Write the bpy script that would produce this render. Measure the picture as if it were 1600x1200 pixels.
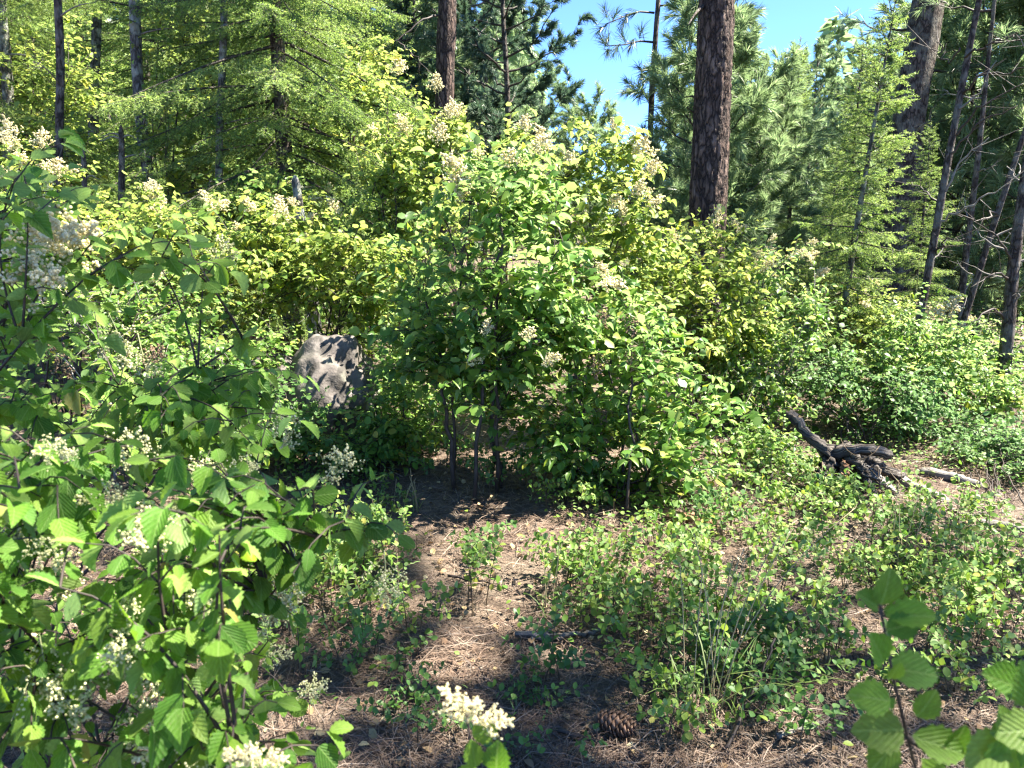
import bpy, math, random
import numpy as np
from mathutils import Vector, Matrix, noise as mnoise

# ------------------------------------------------------------------ camera, sky, sun, exposure
scene = bpy.context.scene
for o in list(bpy.data.objects):
    bpy.data.objects.remove(o)
COL = scene.collection
R = math.radians
EYE, PITCH, FPX = 1.6, R(11.0), 1186.0        # FPX: focal length in pixels of the 1600 px wide picture
cam_data = bpy.data.cameras.new('camera')
cam = bpy.data.objects.new('camera', cam_data)
COL.objects.link(cam)
cam.location = (0, 0, EYE)
cam.rotation_euler = (R(90) - PITCH, 0, 0)
cam_data.sensor_width = 36
cam_data.lens = 36 * FPX / 1600
cam_data.clip_start = 0.05
cam_data.clip_end = 3000
cam_data.dof.use_dof = True
cam_data.dof.focus_distance = 4.2
cam_data.dof.aperture_fstop = 7.0
scene.camera = cam

SUN_AZ, SUN_EL = R(82), R(57)                  # clockwise from the view direction, above the horizon
to_sun = Vector((math.sin(SUN_AZ) * math.cos(SUN_EL), math.cos(SUN_AZ) * math.cos(SUN_EL), math.sin(SUN_EL)))
world = bpy.data.worlds.new('World')
scene.world = world
world.use_nodes = True
wn = world.node_tree
wn.nodes.clear()
sky = wn.nodes.new('ShaderNodeTexSky')
sky.sky_type = 'NISHITA'
sky.sun_disc = False
sky.sun_elevation = SUN_EL
sky.sun_rotation = SUN_AZ
sky.altitude = 2000
sky.air_density = 0.5
sky.dust_density = 0.0
sky.ozone_density = 6.0
bg = wn.nodes.new('ShaderNodeBackground')
bg.inputs['Strength'].default_value = 0.075
wo = wn.nodes.new('ShaderNodeOutputWorld')
grade = wn.nodes.new('ShaderNodeHueSaturation')
grade.inputs['Saturation'].default_value = 1.05
wn.links.new(sky.outputs[0], grade.inputs['Color'])
wn.links.new(grade.outputs[0], bg.inputs['Color'])
wn.links.new(bg.outputs[0], wo.inputs['Surface'])
sun_data = bpy.data.lights.new('sun', 'SUN')
sun_data.energy = 3.6
sun_data.angle = R(0.53)
sun_data.color = (1.0, 0.93, 0.79)
sun = bpy.data.objects.new('sun', sun_data)
COL.objects.link(sun)
sun.rotation_euler = to_sun.to_track_quat('Z', 'Y').to_euler()
sun.location = (6, 4, 20)
scene.view_settings.view_transform = 'Standard'
scene.view_settings.look = 'None'
scene.view_settings.gamma = 1
scene.view_settings.exposure = 3.2
scene.view_settings.use_curve_mapping = False
scene.render.engine = 'CYCLES'
scene.cycles.use_denoising = True
scene.cycles.denoiser = 'OPENIMAGEDENOISE'
scene.cycles.denoising_input_passes = 'RGB_ALBEDO_NORMAL'
scene.cycles.denoising_prefilter = 'ACCURATE'
scene.cycles.max_bounces = 10
scene.cycles.diffuse_bounces = 6
scene.cycles.glossy_bounces = 2
scene.cycles.transmission_bounces = 6
scene.cycles.transparent_max_bounces = 4
scene.cycles.caustics_reflective = False
scene.cycles.caustics_refractive = False
scene.cycles.use_adaptive_sampling = False
scene.cycles.filter_width = 1.3

# ------------------------------------------------------------------ layout helpers
def at(px, py, Y):
    """World point seen at picture pixel (px, py) of the 1600x1200 picture at forward distance Y."""
    cp, sp = math.cos(PITCH), math.sin(PITCH)
    a, b = (px - 800) / FPX, (600 - py) / FPX
    dx, dy, dz = a, cp + b * sp, -sp + b * cp
    k = Y / dy
    return np.array([dx * k, Y, EYE + dz * k])

def gz(x, y):
    x = np.asarray(x, float); y = np.asarray(y, float)
    z = .035 * np.sin(1.3 * x + .5) * np.cos(1.1 * y) + .018 * np.sin(3.1 * x + 1.7 * y)
    z = z + .10 * np.clip(y - 22, 0, 160) / (1 + np.exp((x - 2) / 10.))
    z = z - .04 * np.clip(x - 5, 0, 60) - .03 * np.clip(y - 14, 0, 60) / (1 + np.exp(-(x - 4) / 6.))
    az = x / np.maximum(y, 1.)
    t = np.clip((y - 38) / 90., 0, 1); t = t * t * (3 - 2 * t)
    z = z + t * np.minimum(y, 140.) * (np.interp(az, [-.9, -.3, -.05, .08, .19, .30, .9], [.22, .18, .11, .05, .05, .12, .19]) + .01 * np.sin(az * 40))
    z = z + .25 * np.exp(-((x + 1.6) ** 2 + (y - 6.2) ** 2) / 1.5)
    return z

def ground_at(px, py):
    cp, sp = math.cos(PITCH), math.sin(PITCH)
    a, b = (px - 800) / FPX, (600 - py) / FPX
    d = np.array([a, cp + b * sp, -sp + b * cp])
    k = -EYE / d[2]
    for _ in range(4):
        p = np.array([0, 0, EYE]) + d * k
        k = (float(gz(p[0], p[1])) - EYE) / d[2]
    p = np.array([0, 0, EYE]) + d * k
    return np.array([p[0], p[1], float(gz(p[0], p[1]))])

def on_ground(px, Y):
    # px at about eye level for things whose foot is hidden
    p = at(px, 600, Y)
    return np.array([p[0], Y, float(gz(p[0], Y))])

def project(P):
    P = np.asarray(P, float).reshape(-1, 3)
    cp, sp = math.cos(PITCH), math.sin(PITCH)
    q = P - np.array([0, 0, EYE])
    f = q[:, 1] * cp - q[:, 2] * sp
    u = q[:, 1] * sp + q[:, 2] * cp
    f2 = np.where(f > .05, f, .05)
    return 800 + FPX * q[:, 0] / f2, 600 - FPX * u / f2, f

# ------------------------------------------------------------------ mesh helpers
def unit(v):
    v = np.asarray(v, float)
    return v / np.maximum(np.linalg.norm(v, axis=-1, keepdims=True), 1e-9)

def frames(d, n):
    d = unit(d); x = unit(np.cross(d, n)); z = np.cross(x, d)
    return np.stack([x, d, z], axis=-1)        # columns

class Geo:
    def __init__(self):
        self.v, self.f, self.uv, self.n = [], [], [], 0
    def add(self, verts, faces, mat=0, uv=None):
        verts = np.asarray(verts, float).reshape(-1, 3)
        for fa in faces:
            fa = np.asarray(fa, np.int64)
            if len(fa):
                self.f.append((fa + self.n, mat))
        self.v.append(verts)
        self.uv.append(np.zeros((len(verts), 2)) if uv is None else np.asarray(uv, float))
        self.n += len(verts)
    def batch(self, tmpl, pos, rot, scale, mat=0):
        tv, tf, tuv = tmpl
        pos = np.asarray(pos, float).reshape(-1, 3); N = len(pos)
        if not N: return
        scale = np.asarray(scale, float)
        s = scale.reshape(N, 1, -1)
        V = np.einsum('nij,nvj->nvi', rot, tv[None] * s) + pos[:, None]
        off = (np.arange(N) * len(tv))[:, None, None]
        self.add(V.reshape(-1, 3), [(f[None] + off).reshape(-1, f.shape[1]) for f in tf], mat, np.tile(tuv, (N, 1)))
    def tube(self, pts, rad, sides=6, mat=0, rough=0, rng=None, cap=True):
        pts = np.asarray(pts, float); n = len(pts)
        rad = np.broadcast_to(np.asarray(rad, float), (n,))
        t = np.gradient(pts, axis=0); t = unit(t)
        ref = np.array([1., 0, 0]) if abs(t[:, 0]).mean() < .8 else np.array([0, 1., 0])
        u = unit(ref - t * (t @ ref)[:, None]); w = np.cross(t, u)
        a = np.arange(sides) * 2 * math.pi / sides
        rr = rad[:, None] * np.ones(sides)
        if rough and rng is not None: rr = rr * (1 + rng.uniform(-rough, rough, rr.shape))
        V = pts[:, None] + rr[..., None] * (np.cos(a)[None, :, None] * u[:, None] + np.sin(a)[None, :, None] * w[:, None])
        i, j = np.meshgrid(np.arange(n - 1), np.arange(sides), indexing='ij'); j2 = (j + 1) % sides
        q = np.stack([i * sides + j, i * sides + j2, (i + 1) * sides + j2, (i + 1) * sides + j], -1).reshape(-1, 4)
        L = np.concatenate([[0], np.cumsum(np.linalg.norm(np.diff(pts, axis=0), axis=1))])
        uv = np.stack([np.tile(np.arange(sides) / sides, (n, 1)), np.tile(L[:, None], (1, sides))], -1).reshape(-1, 2)
        V = V.reshape(-1, 3); fs = [q]
        if cap:
            V = np.concatenate([V, pts[-1:], pts[:1]])
            jj = np.arange(sides); j2 = (jj + 1) % sides
            fs.append(np.stack([(n - 1) * sides + jj, (n - 1) * sides + j2, np.full(sides, n * sides)], -1))
            fs.append(np.stack([j2, jj, np.full(sides, n * sides + 1)], -1))
            uv = np.concatenate([uv, uv[-1:], uv[:1]])
        self.add(V, fs, mat, uv)
    def sticks(self, P0, P1, r0, r1, mat=0):
        P0 = np.asarray(P0, float).reshape(-1, 3); P1 = np.asarray(P1, float).reshape(-1, 3); N = len(P0)
        if not N: return
        d = unit(P1 - P0); ref = np.where(np.abs(d[:, 2:3]) < .9, [[0, 0, 1.]], [[1., 0, 0]])
        u = unit(np.cross(d, ref)); w = np.cross(d, u)
        r0 = np.broadcast_to(r0, (N,))[:, None]; r1 = np.broadcast_to(r1, (N,))[:, None]
        V = []
        for P, r in ((P0, r0), (P1, r1)):
            for k in range(3):
                a = k * 2.0944
                V.append(P + r * (math.cos(a) * u + math.sin(a) * w))
        V = np.stack(V, 1)
        q = np.array([[0, 1, 4, 3], [1, 2, 5, 4], [2, 0, 3, 5]])
        self.add(V.reshape(-1, 3), [(q[None] + (np.arange(N) * 6)[:, None, None]).reshape(-1, 4)], mat)
    def mesh(self, name, mats, origin=(0, 0, 0), smooth=False):
        me = bpy.data.meshes.new(name)
        if not self.v: return me
        V = np.concatenate(self.v) - np.asarray(origin, float)
        me.vertices.add(len(V)); me.vertices.foreach_set('co', V.astype(np.float32).ravel())
        loops = np.concatenate([f.ravel() for f, m in self.f])
        tot = np.concatenate([np.full(len(f), f.shape[1]) for f, m in self.f])
        mi = np.concatenate([np.full(len(f), m) for f, m in self.f])
        start = np.concatenate([[0], np.cumsum(tot)[:-1]])
        me.loops.add(len(loops)); me.loops.foreach_set('vertex_index', loops.astype(np.int32))
        me.polygons.add(len(tot)); me.polygons.foreach_set('loop_start', start.astype(np.int32))
        me.polygons.foreach_set('loop_total', tot.astype(np.int32))
        for m in mats: me.materials.append(m)
        if len(mats) > 1: me.polygons.foreach_set('material_index', mi.astype(np.int32))
        if smooth: me.polygons.foreach_set('use_smooth', np.ones(len(tot), bool))
        uvl = me.uv_layers.new(name='UVMap')
        uv = np.concatenate(self.uv)[loops]
        uvl.data.foreach_set('uv', uv.astype(np.float32).ravel())
        me.update(calc_edges=True)
        return me
    def build(self, name, mats, parent=None, smooth=False, stuff=False, origin=None):
        if origin is None:
            origin = tuple(parent.location) if parent is not None else (0, 0, 0)
        me = self.mesh(name, mats if isinstance(mats, (list, tuple)) else [mats], origin, smooth)
        return link(name, me, parent, stuff)

def link(name, data, parent=None, stuff=False, loc=None):
    o = bpy.data.objects.new(name, data)
    COL.objects.link(o)
    if parent is not None: o.parent = parent
    if stuff: o['kind'] = 'stuff'
    if loc is not None: o.location = loc
    return o

def tag(o, label, cat, group=None):
    o['label'] = label; o['category'] = cat
    if group: o['group'] = group
    return o

def thing(name, label, cat, loc, group=None):
    o = bpy.data.objects.new(name, None)
    o.empty_display_size = .1
    COL.objects.link(o); o.location = tuple(float(v) for v in loc)
    return tag(o, label, cat, group)

KIDS = {}
def copy_tree(root, label, loc, rotz, scale, group=None, tilt=(0, 0)):
    r = root.copy(); COL.objects.link(r)
    r.location = tuple(float(v) for v in loc); r.rotation_euler = (tilt[0], tilt[1], rotz)
    r.scale = (scale,) * 3
    r['label'] = label
    if group: r['group'] = group
    for ch in KIDS[root.name]:
        c = ch.copy(); COL.objects.link(c); c.parent = r
    return r

def curve(P0, P1, P2, n):
    t = np.linspace(0, 1, n)[:, None]
    return (1 - t) ** 2 * P0 + 2 * t * (1 - t) * P1 + t * t * P2

def resample(pts, n):
    pts = np.asarray(pts, float)
    L = np.concatenate([[0], np.cumsum(np.linalg.norm(np.diff(pts, axis=0), axis=1))])
    s = np.linspace(0, L[-1], n)
    return np.stack([np.interp(s, L, pts[:, k]) for k in range(3)], -1)

# ------------------------------------------------------------------ materials
def nodes_of(name):
    m = bpy.data.materials.new(name); m.use_nodes = True
    t = m.node_tree; t.nodes.clear()
    return m, t, t.nodes, t.links

def mix_rgb(N, L, fac, a, b, mode='MIX'):
    n = N.new('ShaderNodeMix'); n.data_type = 'RGBA'; n.blend_type = mode
    for sock, v in ((n.inputs[0], fac), (n.inputs[6], a), (n.inputs[7], b)):
        if hasattr(v, 'links'): L.new(v, sock)
        elif isinstance(v, (int, float)): sock.default_value = v
        else: sock.default_value = (*v, 1)
    return n.outputs[2]

def ramp(N, L, src, stops, interp='LINEAR'):
    r = N.new('ShaderNodeValToRGB'); r.color_ramp.interpolation = interp
    e = r.color_ramp.elements
    while len(e) > 1: e.remove(e[-1])
    e[0].position = stops[0][0]; e[0].color = (*stops[0][1], 1)
    for p, c in stops[1:]:
        x = e.new(p); x.color = (*c, 1)
    L.new(src, r.inputs[0])
    return r.outputs[0]

def math_node(N, L, op, a, b=0.0, c=None):
    n = N.new('ShaderNodeMath'); n.operation = op
    for k, v in enumerate((a, b, c)):
        if v is None: continue
        if hasattr(v, 'links'): L.new(v, n.inputs[k])
        else: n.inputs[k].default_value = v
    return n.outputs[0]

def leaf_mat(name, stops, trans=.42, rough=.5, tval=2.6, thue=.485, under=None, pleat=0, spec=.35):
    m, t, N, L = nodes_of(name)
    oi = N.new('ShaderNodeObjectInfo'); ge = N.new('ShaderNodeNewGeometry')
    r = math_node(N, L, 'FRACT', math_node(N, L, 'MULTIPLY_ADD', oi.outputs['Random'], 7.31, ge.outputs['Random Per Island']))
    col = ramp(N, L, r, stops)
    r2 = math_node(N, L, 'FRACT', math_node(N, L, 'MULTIPLY', r, 13.7))
    hs0 = N.new('ShaderNodeHueSaturation')
    L.new(math_node(N, L, 'MULTIPLY_ADD', r2, .5, .75), hs0.inputs['Value']); L.new(col, hs0.inputs['Color'])
    col = hs0.outputs[0]
    if under:
        col = mix_rgb(N, L, ge.outputs['Backfacing'], col, mix_rgb(N, L, .55, col, under))
    pb = N.new('ShaderNodeBsdfPrincipled')
    pb.inputs['Roughness'].default_value = rough
    pb.inputs['Specular IOR Level'].default_value = spec
    if pleat:
        uv = N.new('ShaderNodeUVMap'); sx = N.new('ShaderNodeSeparateXYZ'); L.new(uv.outputs[0], sx.inputs[0])
        au = math_node(N, L, 'ABSOLUTE', sx.outputs[0])
        ph = math_node(N, L, 'SUBTRACT', math_node(N, L, 'MULTIPLY', sx.outputs[1], 38.), math_node(N, L, 'MULTIPLY', au, 24.))
        sn = math_node(N, L, 'SINE', ph)
        mid = math_node(N, L, 'SMOOTH_MIN', au, .06, .05)
        h = math_node(N, L, 'MULTIPLY_ADD', sn, .5, math_node(N, L, 'MULTIPLY', mid, 14.))
        nz = N.new('ShaderNodeTexNoise'); nz.inputs['Scale'].default_value = 26
        L.new(uv.outputs[0], nz.inputs['Vector'])
        h = math_node(N, L, 'ADD', h, math_node(N, L, 'MULTIPLY', nz.outputs[0], .8))
        bp = N.new('ShaderNodeBump'); bp.inputs['Strength'].default_value = pleat; bp.inputs['Distance'].default_value = .0012
        L.new(h, bp.inputs['Height']); L.new(bp.outputs[0], pb.inputs['Normal'])
        vein = math_node(N, L, 'MULTIPLY', math_node(N, L, 'GREATER_THAN', sn, .93), .35)
        vein = math_node(N, L, 'MAXIMUM', vein, math_node(N, L, 'MULTIPLY', math_node(N, L, 'LESS_THAN', au, .045), .5))
        col = mix_rgb(N, L, vein, col, (.20, .30, .09))
        ns = N.new('ShaderNodeTexNoise'); ns.inputs['Scale'].default_value = 11; ns.inputs['Detail'].default_value = 3
        vo = N.new('ShaderNodeVectorMath'); vo.operation = 'ADD'; L.new(uv.outputs[0], vo.inputs[0]); L.new(oi.outputs['Random'], vo.inputs[1]); L.new(vo.outputs[0], ns.inputs['Vector'])
        col = mix_rgb(N, L, ramp(N, L, ns.outputs[0], [(.66, (0, 0, 0)), (.72, (.7, .7, .7))]), col, (.10, .065, .025))
        nz2 = N.new('ShaderNodeTexNoise'); nz2.inputs['Scale'].default_value = 4.5; L.new(uv.outputs[0], nz2.inputs['Vector'])
        hs1 = N.new('ShaderNodeHueSaturation'); L.new(col, hs1.inputs['Color'])
        L.new(math_node(N, L, 'MULTIPLY_ADD', nz2.outputs[0], .8, .6), hs1.inputs['Value']); col = hs1.outputs[0]
    L.new(col, pb.inputs['Base Color'])
    hs = N.new('ShaderNodeHueSaturation'); hs.inputs['Hue'].default_value = thue; hs.inputs['Saturation'].default_value = 1.08
    hs.inputs['Value'].default_value = tval; L.new(col, hs.inputs['Color'])
    tr = N.new('ShaderNodeBsdfTranslucent'); L.new(hs.outputs[0], tr.inputs['Color'])
    mx = N.new('ShaderNodeMixShader'); mx.inputs[0].default_value = trans
    L.new(pb.outputs[0], mx.inputs[1]); L.new(tr.outputs[0], mx.inputs[2])
    out = N.new('ShaderNodeOutputMaterial'); L.new(mx.outputs[0], out.inputs[0])
    return m

def bark_mat(name, dark, mid, light, scale=(14, 14, 3.5), bump=.02, lichen=None, lich_amt=.5):
    m, t, N, L = nodes_of(name)
    tc = N.new('ShaderNodeTexCoord'); mp = N.new('ShaderNodeMapping'); mp.inputs['Scale'].default_value = scale
    L.new(tc.outputs['Object'], mp.inputs[0])
    nz = N.new('ShaderNodeTexNoise'); nz.inputs['Scale'].default_value = 1.3; nz.inputs['Detail'].default_value = 4
    L.new(mp.outputs[0], nz.inputs['Vector'])
    vm = N.new('ShaderNodeVectorMath'); vm.operation = 'MULTIPLY_ADD'; vm.inputs[1].default_value = (1.5, 1.5, 1.5)
    L.new(nz.outputs['Color'], vm.inputs[0]); L.new(mp.outputs[0], vm.inputs[2]); wv = vm.outputs[0]
    vo = N.new('ShaderNodeTexVoronoi'); vo.feature = 'DISTANCE_TO_EDGE'; vo.inputs['Scale'].default_value = 1.0
    L.new(wv, vo.inputs['Vector'])
    vc = N.new('ShaderNodeTexVoronoi'); vc.inputs['Scale'].default_value = 1.0; L.new(wv, vc.inputs['Vector'])
    n2 = N.new('ShaderNodeTexNoise'); n2.inputs['Scale'].default_value = 5; n2.inputs['Detail'].default_value = 6
    L.new(mp.outputs[0], n2.inputs['Vector'])
    plate = ramp(N, L, vo.outputs['Distance'], [(0, (0, 0, 0)), (.10, (.35,) * 3), (.24, (.75,) * 3), (.5, (1, 1, 1))])
    n4 = N.new('ShaderNodeTexNoise'); n4.inputs['Scale'].default_value = 1.6; n4.inputs['Detail'].default_value = 8; n4.inputs['Roughness'].default_value = .65
    mp4 = N.new('ShaderNodeMapping'); mp4.inputs['Scale'].default_value = (scale[0] * 1.2, scale[1] * 1.2, scale[2] * .45); L.new(tc.outputs['Object'], mp4.inputs[0]); L.new(mp4.outputs[0], n4.inputs['Vector'])
    fur = ramp(N, L, n4.outputs[0], [(.36, (0, 0, 0)), (.52, (1, 1, 1))])
    plate = mix_rgb(N, L, .55, plate, fur, 'MULTIPLY')
    sc = N.new('ShaderNodeSeparateColor'); L.new(vc.outputs['Color'], sc.inputs[0])
    pc = mix_rgb(N, L, math_node(N, L, 'MULTIPLY_ADD', sc.outputs[0], .6, math_node(N, L, 'MULTIPLY', n2.outputs[0], .4)), mid, light)
    col = mix_rgb(N, L, plate, dark, pc)
    if lichen:
        n3 = N.new('ShaderNodeTexNoise'); n3.inputs['Scale'].default_value = 9; n3.inputs['Detail'].default_value = 5
        L.new(tc.outputs['Object'], n3.inputs['Vector'])
        lf = ramp(N, L, n3.outputs[0], [(.46, (0, 0, 0)), (.60, (lich_amt,) * 3)])
        col = mix_rgb(N, L, lf, col, lichen)
    pb = N.new('ShaderNodeBsdfPrincipled'); pb.inputs['Roughness'].default_value = .85
    pb.inputs['Specular IOR Level'].default_value = .25
    L.new(col, pb.inputs['Base Color'])
    h = math_node(N, L, 'ADD', plate, math_node(N, L, 'MULTIPLY', n2.outputs[0], .5))
    bp = N.new('ShaderNodeBump'); bp.inputs['Strength'].default_value = 1; bp.inputs['Distance'].default_value = bump
    L.new(h, bp.inputs['Height']); L.new(bp.outputs[0], pb.inputs['Normal'])
    out = N.new('ShaderNodeOutputMaterial'); L.new(pb.outputs[0], out.inputs[0])
    return m

def plain_mat(name, stops, rough=.7, scale=6, detail=5, bump=0, island=False, spec=.3, trans=0, stretch=None, uvgrain=False):
    m, t, N, L = nodes_of(name)
    if island:
        ge = N.new('ShaderNodeNewGeometry'); oi = N.new('ShaderNodeObjectInfo')
        src = math_node(N, L, 'FRACT', math_node(N, L, 'MULTIPLY_ADD', oi.outputs['Random'], 5.3, ge.outputs['Random Per Island']))
    else:
        tc = N.new('ShaderNodeTexCoord'); nz = N.new('ShaderNodeTexNoise'); nz.inputs['Scale'].default_value = scale
        nz.inputs['Detail'].default_value = detail
        vec = tc.outputs['Object']
        if stretch:
            if uvgrain: vec = tc.outputs['UV']
            mp = N.new('ShaderNodeMapping'); mp.inputs['Scale'].default_value = stretch; L.new(vec, mp.inputs[0]); vec = mp.outputs[0]
        L.new(vec, nz.inputs['Vector']); src = nz.outputs[0]
    col = ramp(N, L, src, stops)
    pb = N.new('ShaderNodeBsdfPrincipled'); pb.inputs['Roughness'].default_value = rough
    pb.inputs['Specular IOR Level'].default_value = spec
    L.new(col, pb.inputs['Base Color'])
    if bump and not island:
        bp = N.new('ShaderNodeBump'); bp.inputs['Distance'].default_value = bump; L.new(src, bp.inputs['Height']); L.new(bp.outputs[0], pb.inputs['Normal'])
    out = N.new('ShaderNodeOutputMaterial')
    if trans:
        tr = N.new('ShaderNodeBsdfTranslucent'); L.new(col, tr.inputs[0])
        mx = N.new('ShaderNodeMixShader'); mx.inputs[0].default_value = trans
        L.new(pb.outputs[0], mx.inputs[1]); L.new(tr.outputs[0], mx.inputs[2]); L.new(mx.outputs[0], out.inputs[0])
    else:
        L.new(pb.outputs[0], out.inputs[0])
    return m

M = {}
M['leaf_fore'] = leaf_mat('broad_leaf_near', [(0, (.05, .13, .018)), (.5, (.085, .185, .022)), (.9, (.13, .22, .03)), (.985, (.14, .22, .045)), (.995, (.26, .24, .06)), (1, (.30, .22, .07))],
                          trans=.44, rough=.5, tval=2.7, under=(.16, .24, .10), pleat=.6, spec=.22)
M['leaf_oak'] = leaf_mat('shrub_leaf', [(0, (.05, .12, .022)), (.45, (.08, .165, .028)), (.85, (.13, .21, .035)), (.95, (.19, .25, .04)), (1, (.32, .30, .06))],
                         trans=.46, tval=2.5, under=(.15, .22, .10), rough=.42)
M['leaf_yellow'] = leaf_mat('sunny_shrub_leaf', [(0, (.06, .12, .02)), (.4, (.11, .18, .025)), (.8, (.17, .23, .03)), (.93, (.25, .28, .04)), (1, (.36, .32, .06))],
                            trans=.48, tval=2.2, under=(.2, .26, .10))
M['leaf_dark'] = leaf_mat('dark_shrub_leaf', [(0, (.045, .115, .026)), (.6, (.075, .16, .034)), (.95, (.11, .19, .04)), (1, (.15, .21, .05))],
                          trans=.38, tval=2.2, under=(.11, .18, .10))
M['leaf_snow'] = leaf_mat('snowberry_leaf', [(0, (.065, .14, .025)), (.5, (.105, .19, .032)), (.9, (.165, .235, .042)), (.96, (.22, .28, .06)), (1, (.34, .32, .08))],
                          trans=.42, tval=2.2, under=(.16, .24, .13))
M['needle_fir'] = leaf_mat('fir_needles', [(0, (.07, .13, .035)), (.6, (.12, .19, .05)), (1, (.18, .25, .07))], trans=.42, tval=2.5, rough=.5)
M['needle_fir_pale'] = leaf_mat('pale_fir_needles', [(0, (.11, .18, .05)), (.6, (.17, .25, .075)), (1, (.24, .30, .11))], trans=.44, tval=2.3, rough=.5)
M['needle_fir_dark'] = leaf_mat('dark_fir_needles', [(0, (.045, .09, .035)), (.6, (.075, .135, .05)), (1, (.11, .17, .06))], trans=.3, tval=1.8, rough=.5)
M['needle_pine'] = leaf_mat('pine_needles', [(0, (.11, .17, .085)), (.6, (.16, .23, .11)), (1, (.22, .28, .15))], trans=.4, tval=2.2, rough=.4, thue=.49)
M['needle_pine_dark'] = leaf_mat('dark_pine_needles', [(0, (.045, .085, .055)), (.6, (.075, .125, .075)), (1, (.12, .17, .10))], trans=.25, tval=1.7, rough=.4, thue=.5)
M['bark_pine'] = bark_mat('ponderosa_bark', (.014, .009, .008), (.11, .068, .052), (.27, .19, .155), (15, 15, 5), .03)
M['bark_dark'] = bark_mat('dark_bark', (.016, .012, .010), (.085, .062, .05), (.19, .15, .13), (22, 22, 8), .015, (.26, .25, .21), .4)
M['bark_grey'] = bark_mat('lichen_grey_bark', (.03, .027, .024), (.12, .11, .10), (.24, .23, .21), (22, 22, 9), .01, (.30, .32, .27), .7)
M['twig_dark'] = plain_mat('dark_twig', [(.3, (.018, .013, .011)), (.7, (.06, .045, .038))], .6, 18)
M['twig_grey'] = plain_mat('grey_dead_twig', [(.3, (.10, .09, .08)), (.7, (.26, .24, .22))], .8, 14)
M['stem_brown'] = plain_mat('brown_stem', [(.3, (.06, .04, .025)), (.7, (.13, .10, .06))], .7, 20)
M['cream'] = plain_mat('cream_bud', [(0, (.74, .66, .38)), (.5, (.84, .78, .52)), (1, (.88, .85, .66))], .6, island=True, trans=.5)
M['green_bud'] = plain_mat('greenish_white_bud', [(0, (.52, .54, .27)), (.5, (.70, .69, .40)), (1, (.80, .77, .54))], .6, island=True, trans=.45)
M['brown_bud'] = plain_mat('withered_bud', [(0, (.16, .10, .06)), (.5, (.26, .17, .11)), (1, (.36, .26, .18))], .8, island=True, trans=.15)
M['flower_stalk'] = plain_mat('flower_stalk', [(.3, (.20, .24, .10)), (.7, (.32, .33, .17))], .6, 10)
M['dry_needle'] = plain_mat('dry_pine_needle', [(0, (.04, .025, .018)), (.3, (.10, .064, .046)), (.6, (.165, .112, .08)), (.85, (.25, .19, .145)), (1, (.11, .098, .09))], .6, island=True, spec=.4, trans=.1)
M['bark_chip'] = plain_mat('bark_chip', [(0, (.03, .02, .016)), (.5, (.09, .06, .045)), (1, (.20, .15, .12))], .9, island=True)
M['dry_leaf'] = plain_mat('dry_leaf', [(0, (.12, .07, .04)), (.5, (.28, .19, .10)), (.85, (.40, .31, .16)), (1, (.45, .40, .25))], .7, island=True, trans=.2)
M['dry_grass'] = plain_mat('dry_grass', [(.3, (.32, .27, .15)), (.7, (.48, .42, .26))], .6, 9, trans=.3)
M['green_grass'] = leaf_mat('green_grass', [(0, (.06, .12, .03)), (1, (.16, .20, .06))], trans=.35)
M['dead_wood'] = plain_mat('weathered_wood', [(.3, (.06, .055, .05)), (.5, (.20, .185, .17)), (.7, (.21, .195, .18))], .85, 5, 8, .010, stretch=(2.2, .9, 1), uvgrain=True)
M['rot_wood'] = plain_mat('rotten_red_wood', [(.3, (.05, .025, .015)), (.5, (.20, .11, .065)), (.7, (.34, .22, .14))], .9, 5, 8, .012, stretch=(2.2, .9, 1), uvgrain=True)
M['char_wood'] = plain_mat('dark_root_wood', [(.3, (.010, .008, .007)), (.52, (.05, .042, .036)), (.72, (.22, .195, .17))], .85, 5, 8, .012, stretch=(2.6, .8, 1), uvgrain=True)
M['cone'] = plain_mat('pine_cone_scale', [(0, (.05, .03, .02)), (1, (.16, .10, .07))], .7, island=True)

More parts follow.
